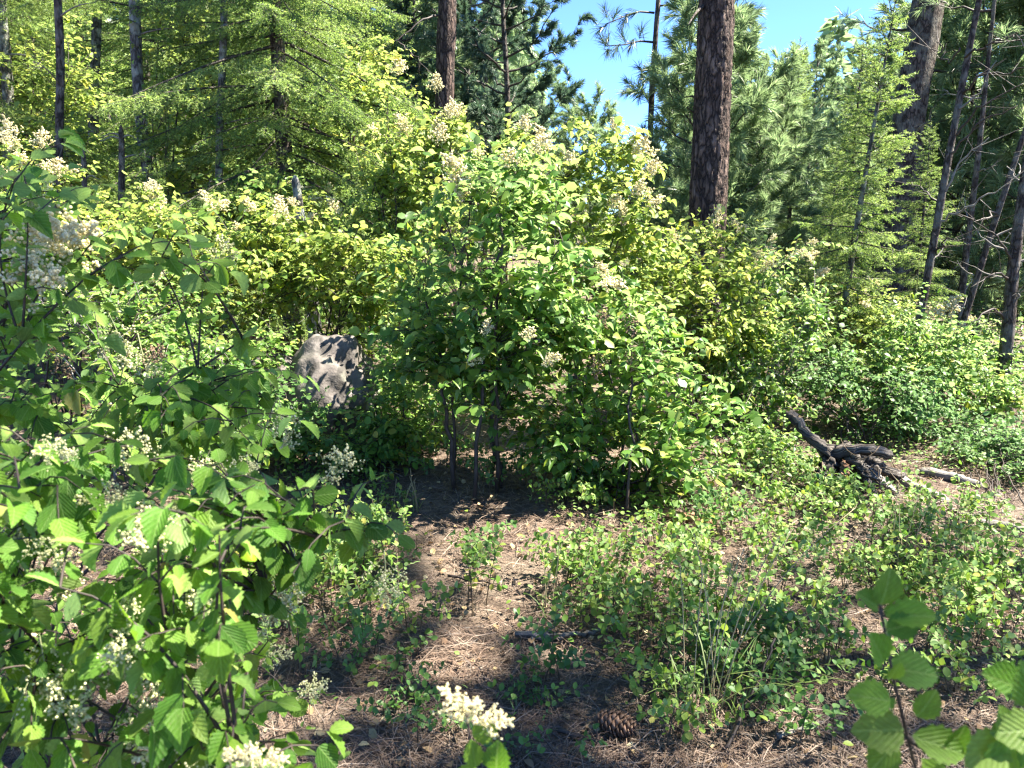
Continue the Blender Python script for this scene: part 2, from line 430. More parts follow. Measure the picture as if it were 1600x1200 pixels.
def rock_mat():
    m, t, N, L = nodes_of('granite_boulder')
    tc = N.new('ShaderNodeTexCoord')
    def nz(s, d=6, dist=0):
        n = N.new('ShaderNodeTexNoise'); n.inputs['Scale'].default_value = s; n.inputs['Detail'].default_value = d
        n.inputs['Distortion'].default_value = dist; L.new(tc.outputs['Object'], n.inputs['Vector']); return n.outputs[0]
    a, b, c = nz(3.5), nz(40, 4), nz(7, 6, .6)
    col = ramp(N, L, a, [(.3, (.055, .045, .04)), (.5, (.115, .098, .088)), (.7, (.20, .175, .165))])
    col = mix_rgb(N, L, ramp(N, L, b, [(.45, (0, 0, 0)), (.65, (.6, .6, .6))]), col, (.09, .08, .075))
    col = mix_rgb(N, L, ramp(N, L, c, [(.55, (0, 0, 0)), (.68, (.75, .75, .75))]), col, (.05, .048, .04))
    mps = N.new('ShaderNodeMapping'); mps.inputs['Scale'].default_value = (9, 9, 1.6); L.new(tc.outputs['Object'], mps.inputs[0])
    st = N.new('ShaderNodeTexNoise'); st.inputs['Scale'].default_value = 1.4; st.inputs['Detail'].default_value = 6; L.new(mps.outputs[0], st.inputs['Vector'])
    col = mix_rgb(N, L, ramp(N, L, st.outputs[0], [(.50, (0, 0, 0)), (.60, (.85, .85, .85))]), col, (.028, .024, .02))
    d = nz(5.5, 5)
    col = mix_rgb(N, L, ramp(N, L, d, [(.60, (0, 0, 0)), (.68, (.6, .6, .6))]), col, (.20, .20, .16))
    pb = N.new('ShaderNodeBsdfPrincipled'); pb.inputs['Roughness'].default_value = .8; L.new(col, pb.inputs['Base Color'])
    bp = N.new('ShaderNodeBump'); bp.inputs['Distance'].default_value = .03
    L.new(math_node(N, L, 'ADD', a, math_node(N, L, 'MULTIPLY', b, .25)), bp.inputs['Height']); L.new(bp.outputs[0], pb.inputs['Normal'])
    out = N.new('ShaderNodeOutputMaterial'); L.new(pb.outputs[0], out.inputs[0])
    return m
M['rock'] = rock_mat()

def ground_mat():
    m, t, N, L = nodes_of('forest_floor')
    tc = N.new('ShaderNodeTexCoord')
    def nz(s, d=6, sc=None):
        n = N.new('ShaderNodeTexNoise'); n.inputs['Scale'].default_value = s; n.inputs['Detail'].default_value = d
        L.new(tc.outputs['Object'], n.inputs['Vector']); return n.outputs[0]
    a, b, c = nz(1.1), nz(22, 8), nz(90, 3)
    col = ramp(N, L, b, [(.3, (.035, .023, .018)), (.5, (.09, .06, .043)), (.7, (.17, .115, .085))])
    col = mix_rgb(N, L, ramp(N, L, a, [(.42, (0, 0, 0)), (.62, (.6, .6, .6))]), col, (.12, .10, .07))
    col = mix_rgb(N, L, ramp(N, L, c, [(.5, (0, 0, 0)), (.7, (.5, .5, .5))]), col, (.20, .15, .11))
    pb = N.new('ShaderNodeBsdfPrincipled'); pb.inputs['Roughness'].default_value = .95; L.new(col, pb.inputs['Base Color'])
    bp = N.new('ShaderNodeBump'); bp.inputs['Distance'].default_value = .02
    L.new(math_node(N, L, 'ADD', b, c), bp.inputs['Height']); L.new(bp.outputs[0], pb.inputs['Normal'])
    out = N.new('ShaderNodeOutputMaterial'); L.new(pb.outputs[0], out.inputs[0])
    return m
M['ground'] = ground_mat()

# ------------------------------------------------------------------ leaf templates: length along +Y, width along X, normal +Z
def leaf_template(n, width, teeth=0., fold=.10, droop=.16, belly=.42, pleat=0.):
    v = np.linspace(0, 1, n)
    w = width * .5 * np.sin(math.pi * np.clip(v, 0, 1) ** (math.log(.5) / math.log(belly))) ** .75
    w[0] = .02; w[-1] = .004
    if teeth:
        alt = np.where(np.arange(n) % 2 == 1, 1 + teeth, 1 - teeth); alt[0] = alt[-1] = 1
        w = w * alt
    z = -droop * v ** 2
    if pleat: z = z + pleat * np.where(np.arange(n) % 2 == 1, 1, -1)
    mid = np.stack([0 * v, v, z], -1)
    zf = z + fold * w / (width * .5)
    y2 = v + .10 * w * (1 if teeth == 0 else 1.6)
    left = np.stack([-w, y2 * 1.0, zf], -1); right = np.stack([w, y2, zf], -1)
    left[-1] = right[-1] = mid[-1]
    V = np.concatenate([mid, left[1:-1], right[1:-1]])
    k = n - 2
    T, Q = [], []
    Lx = lambda i: n + i - 1
    Rx = lambda i: n + k + i - 1
    T += [[0, 1, Lx(1)], [0, Rx(1), 1], [n - 2, n - 1, Lx(n - 2)], [n - 2, Rx(n - 2), n - 1]]
    for i in range(1, n - 2):
        Q += [[i, i + 1, Lx(i + 1), Lx(i)], [i + 1, i, Rx(i), Rx(i + 1)]]
    fs = [np.array(T)] + ([np.array(Q)] if Q else [])
    uv = np.concatenate([np.stack([0 * v, v], -1), np.stack([-w[1:-1] / (width * .5), v[1:-1]], -1), np.stack([w[1:-1] / (width * .5), v[1:-1]], -1)])
    return V, fs, uv

T_DIA = (np.array([[0, 0, 0], [.32, .5, .06], [0, 1., 0], [-.32, .5, .06]]), [np.array([[0, 1, 2, 3]])], np.zeros((4, 2)))
T_BIG = leaf_template(13, .72, .10, .10, .22, .42, .006)
T_BIG2 = leaf_template(13, .62, .09, .16, .10, .45, .006)
T_BIG3 = leaf_template(13, .66, .11, .34, .42, .43, .007)
T_BIG4 = leaf_template(13, .80, .08, -.06, .02, .44, .006)
T_MID2 = leaf_template(5, .58, 0, .30, .42, .46)
T_MID3 = leaf_template(6, .84, .12, -.05, .04, .38)
T_MID = leaf_template(5, .74, 0, .14, .22, .42)
T_OVAL = leaf_template(5, .72, 0, .10, .10, .50)
T_FAR = leaf_template(4, .75, 0, .12, .15, .45)

# ------------------------------------------------------------------ flower panicles
def ico():
    p = (1 + 5 ** .5) / 2
    v = unit(np.array([[-1, p, 0], [1, p, 0], [-1, -p, 0], [1, -p, 0], [0, -1, p], [0, 1, p], [0, -1, -p], [0, 1, -p], [p, 0, -1], [p, 0, 1], [-p, 0, -1], [-p, 0, 1]]))
    f = np.array([[0, 11, 5], [0, 5, 1], [0, 1, 7], [0, 7, 10], [0, 10, 11], [1, 5, 9], [5, 11, 4], [11, 10, 2], [10, 7, 6], [7, 1, 8], [3, 9, 4], [3, 4, 2], [3, 2, 6], [3, 6, 8], [3, 8, 9], [4, 9, 5], [2, 4, 11], [6, 2, 10], [8, 6, 7], [9, 8, 1]])
    return v, [f], np.zeros((12, 2))
def octa():
    v = np.array([[1, 0, 0], [-1, 0, 0], [0, 1, 0], [0, -1, 0], [0, 0, 1], [0, 0, -1]], float)
    f = np.array([[0, 2, 4], [2, 1, 4], [1, 3, 4], [3, 0, 4], [2, 0, 5], [1, 2, 5], [3, 1, 5], [0, 3, 5]])
    return v, [f], np.zeros((6, 2))
ICO, OCT = ico(), octa()
I3 = np.eye(3)

def panicle_mesh(name, seed, n_branch, per, length, bud, mats, tmpl):
    """A spray of small round buds along +Y (length), hung by its own branchlets."""
    rng = np.random.default_rng(seed); g = Geo()
    ax = curve(np.zeros(3), np.array([0, .55 * length, .04 * length]), np.array([.02, length, -.16 * length]), 9)
    g.tube(ax, np.linspace(.011, .004, 9) * length, 4, 1)
    P = []
    for k in range(n_branch):
        t = .08 + .9 * (k + .5) / n_branch
        o = np.array([np.interp(t, np.linspace(0, 1, 9), ax[:, c]) for c in range(3)])
        a = k * 2.4 + rng.uniform(-.4, .4)
        L = length * (.50 * (1 - t) + .13) * rng.uniform(.7, 1.15)
        d = unit(np.array([math.cos(a), .75 + rng.uniform(-.2, .3), math.sin(a) * .8]))
        e = o + d * L + np.array([0, 0, -.18 * L])
        g.sticks([o], [e], .0045 * length, .003 * length, 1)
        for j in range(per):
            s = (.25 + .75 * (j + .6) / per)
            q = o + (e - o) * s
            dd = unit(rng.normal(size=3)) * L * .22 * rng.uniform(.4, 1.1)
            g.sticks([q], [q + dd], .0022 * length, .002 * length, 1)
            P.append(q + dd)
            if rng.random() < .6: P.append(q + dd * .5 + rng.normal(size=3) * L * .05)
    P = np.array(P)
    g.batch(tmpl, P, np.tile(I3, (len(P), 1, 1)), rng.uniform(.75, 1.2, len(P)) * bud, 0)
    return g.mesh(name, mats)

PAN = {
    'near': [panicle_mesh('flower_cluster', s, 15, 11, 1, .0175, [M['green_bud'], M['flower_stalk']], ICO) for s in (1, 2, 3)],
    'cream_near': [panicle_mesh('flower_cluster', s, 20, 15, 1, .021, [M['cream'], M['flower_stalk']], ICO) for s in (4, 5)],
    'cream': [panicle_mesh('flower_cluster', s, 16, 13, 1, .034, [M['cream'], M['flower_stalk']], OCT) for s in (6, 7, 8)],
    'brown': [panicle_mesh('flower_cluster', s, 13, 9, 1, .028, [M['brown_bud'], M['twig_dark']], OCT) for s in (9, 10)],
}

def add_flower(parent, kind, p, d, length, rng, up=(0, 0, 1)):
    me = PAN[kind][int(rng.integers(len(PAN[kind])))]
    o = link('flower_cluster', me, parent)
    Rm = frames(np.array([d]), np.array([up]) + rng.normal(size=(1, 3)) * .2)[0]
    m = Matrix(Rm.tolist()).to_4x4() @ Matrix.Scale(length, 4)
    m.translation = Vector((np.asarray(p) - np.array(parent.location)).tolist())
    o.matrix_basis = m
    return o

# ------------------------------------------------------------------ shrubs
LEAF_ME = {}
VARIANTS = {'mid': ('mid', 'mid2', 'mid3'), 'big2': ('big', 'big2', 'big3', 'big4')}
def leaf_mesh(tmpl_key, mat):
    k = (tmpl_key, mat.name)
    if k not in LEAF_ME:
        g = Geo(); V, F, U = TMPL[tmpl_key]
        g.add(V, F, 0, U)
        LEAF_ME[k] = g.mesh('leaf', [mat], smooth=True)
    return LEAF_ME[k]
TMPL = {'big': T_BIG, 'big2': T_BIG2, 'big3': T_BIG3, 'big4': T_BIG4, 'mid2': T_MID2, 'mid3': T_MID3, 'mid': T_MID, 'oval': T_OVAL, 'far': T_FAR}

def leaves_along(pts, spacing, size, rng, side_w=.9, droop=.25, zone=None):
    """Alternate leaves along a twig: arrays of position, direction, normal, size."""
    seg = np.linalg.norm(np.diff(pts, axis=0), axis=1); L = np.concatenate([[0], np.cumsum(seg)])
    a = 0 if zone is None else max(0, L[-1] - zone)
    s = np.arange(a + spacing * rng.uniform(.2, 1), L[-1], spacing)
    s = np.concatenate([s, [L[-1]]]); n = len(s)
    P = np.stack([np.interp(s, L, pts[:, k]) for k in range(3)], -1)
    e = np.clip(s + .01, 0, L[-1]); b = np.clip(e - .02, 0, None)
    T = unit(np.stack([np.interp(e, L, pts[:, k]) - np.interp(b, L, pts[:, k]) for k in range(3)], -1))
    side = unit(np.cross(T, [0, 0, 1.]) + 1e-6)
    sg = np.where((np.arange(n) + int(rng.integers(2))) % 2 == 0, 1., -1.)[:, None]
    d = T * rng.uniform(.3, .9, (n, 1)) + side * sg * side_w + rng.normal(size=(n, 3)) * .28 + np.array([0, 0, -droop])
    d[-1] = T[-1] + rng.normal(size=3) * .2
    nrm = np.array([0, 0, 1.]) + rng.normal(size=(n, 3)) * .42
    sz = size * rng.uniform(.42, 1.2, n)
    return P, unit(d), nrm, sz

def fill_leaves(parent, P, D, Nn, S, rng, tmpl, mat, n_obj, obj_tmpl=None, foliage_name='foliage'):
    """The largest-looking leaves in view as leaf objects, the rest as one foliage part."""
    P = np.concatenate(P); D = np.concatenate(D); Nn = np.concatenate(Nn); S = np.concatenate(S)
    Rm = frames(D, Nn)
    px, py, f = project(P)
    score = S / np.maximum(f, .2) * ((px > -30) & (px < 1630) & (py > -30) & (py < 1230) & (f > .1))
    score = score * (1 + .6 * (rng.random(len(S)) - .5))
    order = np.argsort(-score)
    k = min(n_obj, int((score > 0).sum()))
    pick = order[:k]; rest = order[k:]
    base = np.array(parent.location)
    keys = VARIANTS.get(tmpl, (tmpl,))
    for i in pick:
        o = bpy.data.objects.new('leaf', leaf_mesh(keys[i % len(keys)], mat))
        COL.objects.link(o); o.parent = parent
        m = Matrix(Rm[i].tolist()).to_4x4() @ Matrix.Diagonal((float(S[i]), float(S[i]), float(S[i]), 1))
        m.translation = Vector((P[i] - base).tolist())
        o.matrix_basis = m
    if len(rest):
        g = Geo()
        for q, kk in enumerate(keys):
            rr = rest[q::len(keys)]
            g.batch(TMPL[kk], P[rr], Rm[rr], S[rr][:, None] * np.ones((1, 3)) * rng.uniform([.8, .9, .8], [1.15, 1.1, 1.2], (len(rr), 3)))
        g.build(foliage_name, mat, parent, smooth=True, stuff=True)

def shrub(name, label, cat, base, targets, seed, n_stems=7, leaf=.06, spacing=.025, twig=.28, n_side=3, side_len=.2, tmpl='mid', obj_tmpl=None,
          mat='leaf_oak', bark='twig_dark', stem_r=.011, n_obj=0, group=None, flowers=(), flower_n=0, flower_len=.16, flower_kind='cream',
          droop=.25, stem_spread=.18, stem_tips=None, side_w=.9, flower_pick='top'):
    rng = np.random.default_rng(seed)
    base = np.asarray(base, float); targets = np.asarray(targets, float)
    root = thing(name, label, cat, base, group)
    order = rng.permutation(len(targets))
    tips = targets[order[:n_stems]] if stem_tips is None else np.asarray(stem_tips, float)
    stems = []
    for k, tip in enumerate(tips):
        a = k * 2.4
        foot = base + np.array([math.cos(a), math.sin(a), 0]) * stem_spread * rng.uniform(.15, 1)
        foot[2] = float(gz(foot[0], foot[1])) - .03
        d = tip - foot
        c = foot + np.array([d[0] * .22, d[1] * .22, d[2] * .62])
        pts = curve(foot, c, tip, 14)
        pts[1:-1] += rng.normal(size=(12, 3)) * .012 * min(1, np.linalg.norm(d))
        stems.append(pts)
        g = Geo(); g.tube(pts, np.linspace(stem_r, stem_r * .3, 14) * rng.uniform(.8, 1.2), 6)
        g.build('stem', M[bark], root, smooth=True)
    allp = np.concatenate([s[3:] for s in stems])
    tw = Geo(); P, D, Nn, S = [], [], [], []
    def leaf_run(pts, zone):
        a, b, c, d = leaves_along(pts, spacing, leaf, rng, side_w, droop, zone)
        P.append(a); D.append(b); Nn.append(c); S.append(d)
    for s in stems: leaf_run(s, twig * 1.2)
    tipinfo = []
    for t in targets:
        dist = np.linalg.norm((allp - t) * [1, 1, .8], axis=1) + 3 * np.clip(allp[:, 2] - t[2], 0, None) + rng.uniform(0, .15, len(allp))
        o = allp[int(np.argmin(dist))]
        L = np.linalg.norm(t - o)
        if L < .03: continue
        c = (o + t) / 2 + np.array([0, 0, .22 * L]) + rng.normal(size=3) * .08 * L
        pts = curve(o, c, t, 7)
        r = .0028 + .0035 * min(1, L)
        tw.tube(pts, np.linspace(r, .0014, 7), 3, cap=False)
        leaf_run(pts, max(twig, .55 * L))
        tipinfo.append((t, unit(pts[-1] - pts[-2])))
        for j in range(n_side):
            q = pts[int(rng.integers(2, 7))]
            dd = unit((t - o) / L * .6 + rng.normal(size=3) * [.8, .8, .45])
            e = q + dd * side_len * rng.uniform(.6, 1.4)
            p2 = curve(q, (q + e) / 2 + np.array([0, 0, .03]), e + np.array([0, 0, -.02]), 4)
            tw.tube(p2, np.linspace(.0022, .001, 4), 3, cap=False)
            leaf_run(p2, None)
    for p, d, ln, kind in flowers:                          # each panicle hangs on a twig of its own
        o = targets[int(np.argmin(np.linalg.norm(targets - p, axis=1)))]
        L = np.linalg.norm(p - o)
        if L > .02: tw.tube(curve(o, (o + p) / 2 + np.array([0, 0, .12 * L]) - d * .1 * L, p, 7), np.linspace(.002, .0012, 7), 4, cap=False)
    tw.build('twigs', M[bark], root, stuff=True)
    fill_leaves(root, P, D, Nn, S, rng, tmpl, M[mat], n_obj, obj_tmpl)
    for fl in flowers:
        p, d, ln, kind = fl
        add_flower(root, kind, p, d, ln, rng)
    if flower_n and tipinfo:
        z = np.array([t[0][2] + .25 * rng.random() for t in tipinfo])
        pick = np.argsort(-z)[:flower_n] if flower_pick == 'top' else rng.permutation(len(z))[:flower_n]
        for i in pick:
            t, d = tipinfo[i]
            add_flower(root, flower_kind, t, unit(d + np.array([0, 0, .25 if flower_pick == 'top' else -.35]) + rng.normal(size=3) * .2), flower_len * rng.uniform(.7, 1.2), rng)
    return root

def blob(c, r, n, rng, shell=.45, flat=0):
    """Points in an ellipsoid, thinner towards the middle."""
    d = unit(rng.normal(size=(n, 3))); k = (shell + (1 - shell) * rng.random((n, 1)) ** .6)
    off = Vector(rng.uniform(0, 40, 3).tolist())
    lump = np.array([mnoise.noise(Vector((q * 1.6).tolist()) + off) for q in d])[:, None]
    k = k * (1 + .75 * lump) * np.where(rng.random((n, 1)) < .10, 1.22, 1)
    P = np.asarray(c) + d * k * np.asarray(r)
    return P

# ------------------------------------------------------------------ conifers
def needle_tris(g, P0, P1, per_m, nlen, nwid, rng, ang=.95, flat=.55, mat=0, up=np.array([0, 0, 1.])):
    P0 = np.asarray(P0).reshape(-1, 3); P1 = np.asarray(P1).reshape(-1, 3)
    L = np.linalg.norm(P1 - P0, axis=1)
    k = np.maximum(2, (L * per_m + rng.random(len(L))).astype(int))
    idx = np.repeat(np.arange(len(L)), k); n = len(idx)
    t = rng.random(n)[:, None]
    o = P0[idx] + (P1 - P0)[idx] * t
    d = unit(P1 - P0)[idx]
    side = unit(np.cross(d, up) + 1e-6); up2 = np.cross(side, d)
    a = rng.uniform(0, 2 * math.pi, n)[:, None]
    rad = np.cos(a) * side + np.sin(a) * up2 * flat
    dirn = unit(d * math.cos(ang) + unit(rad) * math.sin(ang) + rng.normal(size=(n, 3)) * .12)
    ln = nlen * rng.uniform(.7, 1.15, n)[:, None]
    w = unit(np.cross(dirn, rng.normal(size=(n, 3)))) * nwid * .5
    V = np.stack([o - w, o + w, o + dirn * ln * .6 + w * .8, o + dirn * ln], 1).reshape(-1, 3)
    b = np.arange(n)[:, None] * 4
    g.add(V, [np.concatenate([b, b + 1, b + 2, b + 3], 1)], mat)

def fir_parts(seed, H, zb, Rmax, n_br, r0, twig_sp=.07, twig_len=.30, twiglet=True, per_m=150, nlen=.024, nwid=.0028, droop=.35, bare=False, top_sparse=1.0, tip_up=.25, lean=(0, 0), shape=.85):
    """Trunk and crown of a fir at the origin: whorled boughs, flat sprays of twigs, needles as blades."""
    rng = np.random.default_rng(seed)
    tr = Geo(); n = 26
    z = np.linspace(-.1, H, n)
    path = np.stack([lean[0] * (z / H) + .02 * H * .12 * np.sin(z * 1.3 + seed), lean[1] * (z / H) + .02 * H * .1 * np.cos(z * 1.1), z], -1)
    rad = r0 * np.clip(1 - z / H, .03, 1) ** .8
    tr.tube(path, rad, 10, rough=.05, rng=rng)
    cr = Geo()
    T0, T1, TB = [], [], []
    for b in range(n_br):
        while len(TB) < len(T0): TB.append(b - 1)
        u = (b + rng.random()) / n_br
        u = u ** .9
        zz = zb + (H * .985 - zb) * u
        o = np.array([np.interp(zz, z, path[:, c]) for c in range(3)])
        Lb = Rmax * (1 - u) ** shape * rng.uniform(.45, 1.12) + .10
        az = b * 2.399 + rng.uniform(-.35, .35)
        el = R(-8) + R(48) * u ** 1.4 + rng.uniform(-.32, .28)
        h = np.array([math.cos(az), math.sin(az), 0])
        d0 = h * math.cos(el) + np.array([0, 0, math.sin(el)])
        sag = -droop * Lb * (1 - u)
        e = o + d0 * Lb + np.array([0, 0, sag + tip_up * Lb * .3])
        c = o + d0 * Lb * .55 + np.array([0, 0, sag * .35])
        m = max(5, int(Lb / .09))
        pts = curve(o, c, e, m + 1)
        cr.tube(pts, np.linspace(.004 + .0075 * Lb, .002, m + 1), 4, 1, cap=False)
        T0.append(pts[m // 3:-1]); T1.append(pts[m // 3 + 1:])
        L = np.concatenate([[0], np.cumsum(np.linalg.norm(np.diff(pts, axis=0), axis=1))])
        s = np.arange(.05 * Lb + .03, L[-1], twig_sp * .5)
        if not len(s): continue
        q = np.stack([np.interp(s, L, pts[:, k]) for k in range(3)], -1)
        tt = unit(np.stack([np.interp(s + .02, L, pts[:, k]) - np.interp(s - .02, L, pts[:, k]) for k in range(3)], -1) + 1e-6)
        sd = unit(np.cross(tt, [0, 0, 1.])) * np.where(np.arange(len(s)) % 2 == 0, 1., -1.)[:, None]
        tl = np.minimum(twig_len, .55 * (L[-1] - s) + .06) * rng.uniform(.6, 1.15, len(s))
        dd = unit(tt * .75 + sd * rng.uniform(.5, .95, (len(s), 1)) + np.array([0, 0, -.22]) + rng.normal(size=(len(s), 3)) * .22)
        e2 = q + dd * tl[:, None] + np.array([0, 0, -1.]) * (tl * .38 * (1 - u))[:, None]
        cr.sticks(q, e2, .0022, .0012, 1)
        T0.append(q); T1.append(e2)
        if twiglet:
            for fr in (.3, .5, .7):
                sg = rng.choice([-1., 1.], len(s))[:, None]
                for sgn in (1., -1.):
                    q3 = q + (e2 - q) * fr
                    d3 = unit(dd * .8 + np.cross(dd, [0, 0, 1.]) * sgn * .75 + rng.normal(size=q.shape) * .18 + np.array([0, 0, -.1]))
                    l3 = tl * (1 - fr) * .62 * rng.uniform(.6, 1.1, len(s))
                    keep = l3 > .025
                    T0.append(q3[keep]); T1.append((q3 + d3 * l3[:, None])[keep])
    if not bare:
        while len(TB) < len(T0): TB.append(n_br)
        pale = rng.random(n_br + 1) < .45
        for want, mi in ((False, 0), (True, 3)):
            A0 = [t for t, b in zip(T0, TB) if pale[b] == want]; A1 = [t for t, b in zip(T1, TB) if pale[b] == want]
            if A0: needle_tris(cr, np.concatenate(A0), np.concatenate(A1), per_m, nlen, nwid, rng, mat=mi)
        zt = np.linspace(H * .93, H, 5); tp = np.stack([np.interp(zt, z, path[:, c]) for c in range(3)], -1)
        needle_tris(cr, tp[:-1], tp[1:], per_m, nlen, nwid, rng)
    return tr, cr

def tuft(g, tips, dirs, n, nlen, nwid, rng, mat=0):
    """Brushes of long pine needles round the ends of twigs."""
    tips = np.asarray(tips); N = len(tips)
    if not N: return
    idx = np.repeat(np.arange(N), n); m = len(idx)
    d = unit(dirs)[idx]
    back = rng.random(m)[:, None] ** 1.3
    o = tips[idx] - d * back * nlen * .75
    rv = unit(rng.normal(size=(m, 3)))
    spread = rng.uniform(.35, 1.15, m)[:, None] * (.6 + .5 * back)
    dn = unit(d + rv * spread * 1.15)
    ln = nlen * rng.uniform(.75, 1.15, m)[:, None]
    w = unit(np.cross(dn, rng.normal(size=(m, 3)))) * nwid * .5
    mid = o + dn * ln * .55
    tip = o + dn * ln + np.array([0, 0, -1.]) * ln * .10
    V = np.stack([o - w * .8, o + w * .8, mid + w, mid - w, tip], 1).reshape(-1, 3)
    b = np.arange(m)[:, None] * 5
    g.add(V, [np.concatenate([b, b + 1, b + 2, b + 3], 1), np.concatenate([b + 3, b + 2, b + 4], 1)], mat)

def pine_parts(seed, H, zb, Rmax, n_br, r0, tufts=6, n_need=55, nlen=.16, nwid=.0035, lean=(0, 0), dead=0, up=.45, path=None, rough=.05, sides=12, rad=None, top_r=.35):
    rng = np.random.default_rng(seed)
    tr = Geo(); n = 40
    z = np.linspace(-.1, H, n)
    if path is None:
        path = np.stack([lean[0] * (z / H) + .006 * H * np.sin(z * .9 + seed), lean[1] * (z / H) + .005 * H * np.cos(z * .8 + seed), z], -1)
    if rad is None: rad = r0 * np.clip(1 - .9 * np.clip(z, 0, H) / H, .05, 1) ** .85
    tr.tube(path, rad, sides, rough=rough, rng=rng)
    cr = Geo(); tips, dirs = [], []
    for b in range(n_br + dead):
        isdead = b >= n_br
        u = (b + rng.random()) / n_br if not isdead else rng.random()
        zz = zb + (H * .97 - zb) * u if not isdead else rng.uniform(.12, 1.0) * zb
        o = np.array([np.interp(zz, path[:, 2], path[:, c]) for c in range(3)])
        prof = (1 - u) ** .6 * .8 + top_r * u
        Lb = Rmax * prof * rng.uniform(.6, 1.1) + .12
        if isdead: Lb = Rmax * rng.uniform(.25, .6)
        az = b * 2.399 + rng.uniform(-.4, .4)
        h = np.array([math.cos(az), math.sin(az), 0])
        el = R(5) + R(35) * u
        e = o + h * Lb * math.cos(el) + np.array([0, 0, Lb * (math.sin(el) + up * .45 * rng.uniform(.3, 1.2))])
        c = o + h * Lb * .55 + np.array([0, 0, Lb * math.sin(el) * .35 - .05 * Lb])
        pts = curve(o, c, e, 9)
        pts[2:] += rng.normal(size=(7, 3)) * .02 * Lb
        cr.tube(pts, np.linspace(.006 + .014 * Lb, .003, 9), 5, 2 if isdead else 1, cap=False)
        if isdead:
            for j in range(4):
                q = pts[int(rng.integers(3, 8))]; e2 = q + (unit(rng.normal(size=3)) + h * .5) * Lb * .3
                cr.sticks([q], [e2], .003, .0012, 2)
            continue
        tips.append(pts[-1]); dirs.append(pts[-1] - pts[-2])
        for j in range(tufts):
            q = pts[int(rng.integers(3, 9))]
            dd = unit(h * .7 + rng.normal(size=3) * [.6, .6, .35] + np.array([0, 0, .35 * up / .45]))
            l2 = rng.uniform(.12, .38) * (.4 + .6 * min(1, Lb))
            e2 = q + dd * l2
            cr.sticks([q], [e2], .0045, .003, 1)
            tips.append(e2); dirs.append(dd)
            if rng.random() < .5:
                d3 = unit(dd + rng.normal(size=3) * .7); e3 = e2 + d3 * l2 * .6
                cr.sticks([q + (e2 - q) * .6], [e3], .004, .003, 1); tips.append(e3); dirs.append(d3)
    tips.append(path[-1]); dirs.append(np.array([0, 0, 1.]))
    tuft(cr, np.array(tips), np.array(dirs), n_need, nlen, nwid, rng)
    return tr, cr

def tree(name, label, cat, loc, tr, cr, bark, needle, group=None, twig='twig_dark', scale=1, rotz=0, needle2=None):
    if needle2 is None and needle == 'needle_fir': needle2 = 'needle_fir_pale'
    o = thing(name, label, cat, loc, group)
    a = tr.build('trunk', M[bark], o, smooth=True, origin=(0, 0, 0))
    kids = [a]
    if cr is not None and cr.v:
        kids.append(cr.build('crown', [M[needle], M[twig], M['twig_grey'], M[needle2 or needle]], o, origin=(0, 0, 0)))
    KIDS[o.name] = kids
    o.scale = (scale,) * 3; o.rotation_euler = (0, 0, rotz)
    return o

# ------------------------------------------------------------------ forest floor and terrain
def build_ground():
    u = np.linspace(-1, 1, 201)
    gx = 400 * np.sinh(5.6 * u) / math.sinh(5.6)
    gy = 4 + 400 * np.sinh(5.6 * u) / math.sinh(5.6)
    X, Y = np.meshgrid(gx, gy)
    near = np.exp(-((X) ** 2 + (Y - 4) ** 2) / 200)
    Z = gz(X, Y) + near * .012 * np.sin(9 * X + 3 * np.sin(4 * Y)) * np.cos(8 * Y)
    V = np.stack([X, Y, Z], -1).reshape(-1, 3)
    i, j = np.meshgrid(np.arange(200), np.arange(200), indexing='ij')
    a = i * 201 + j
    g = Geo(); g.add(V, [np.stack([a, a + 1, a + 202, a + 201], -1).reshape(-1, 4)])
    o = g.build('ground', M['ground'], smooth=True)
    o['kind'] = 'structure'
build_ground()

# ------------------------------------------------------------------ trees
def path_through(a, b, H, wob=.0, seed=0, n=40):
    """Trunk line through two world points, run down into the ground and up to height H (local to its foot)."""
    a, b = (a, b) if a[2] < b[2] else (b, a)
    d = (b - a) / (b[2] - a[2])
    foot = a + d * (0 - a[2])
    foot[2] = float(gz(foot[0], foot[1]))
    z = np.linspace(-.1, H, n)
    P = d[None] * z[:, None] * np.array([1, 1, 0]) + np.array([0, 0, 1.]) * z[:, None]
    P[:, 0] += wob * np.sin(z * 1.7 + seed); P[:, 1] += wob * np.cos(z * 1.3 + seed)
    return foot, P, z

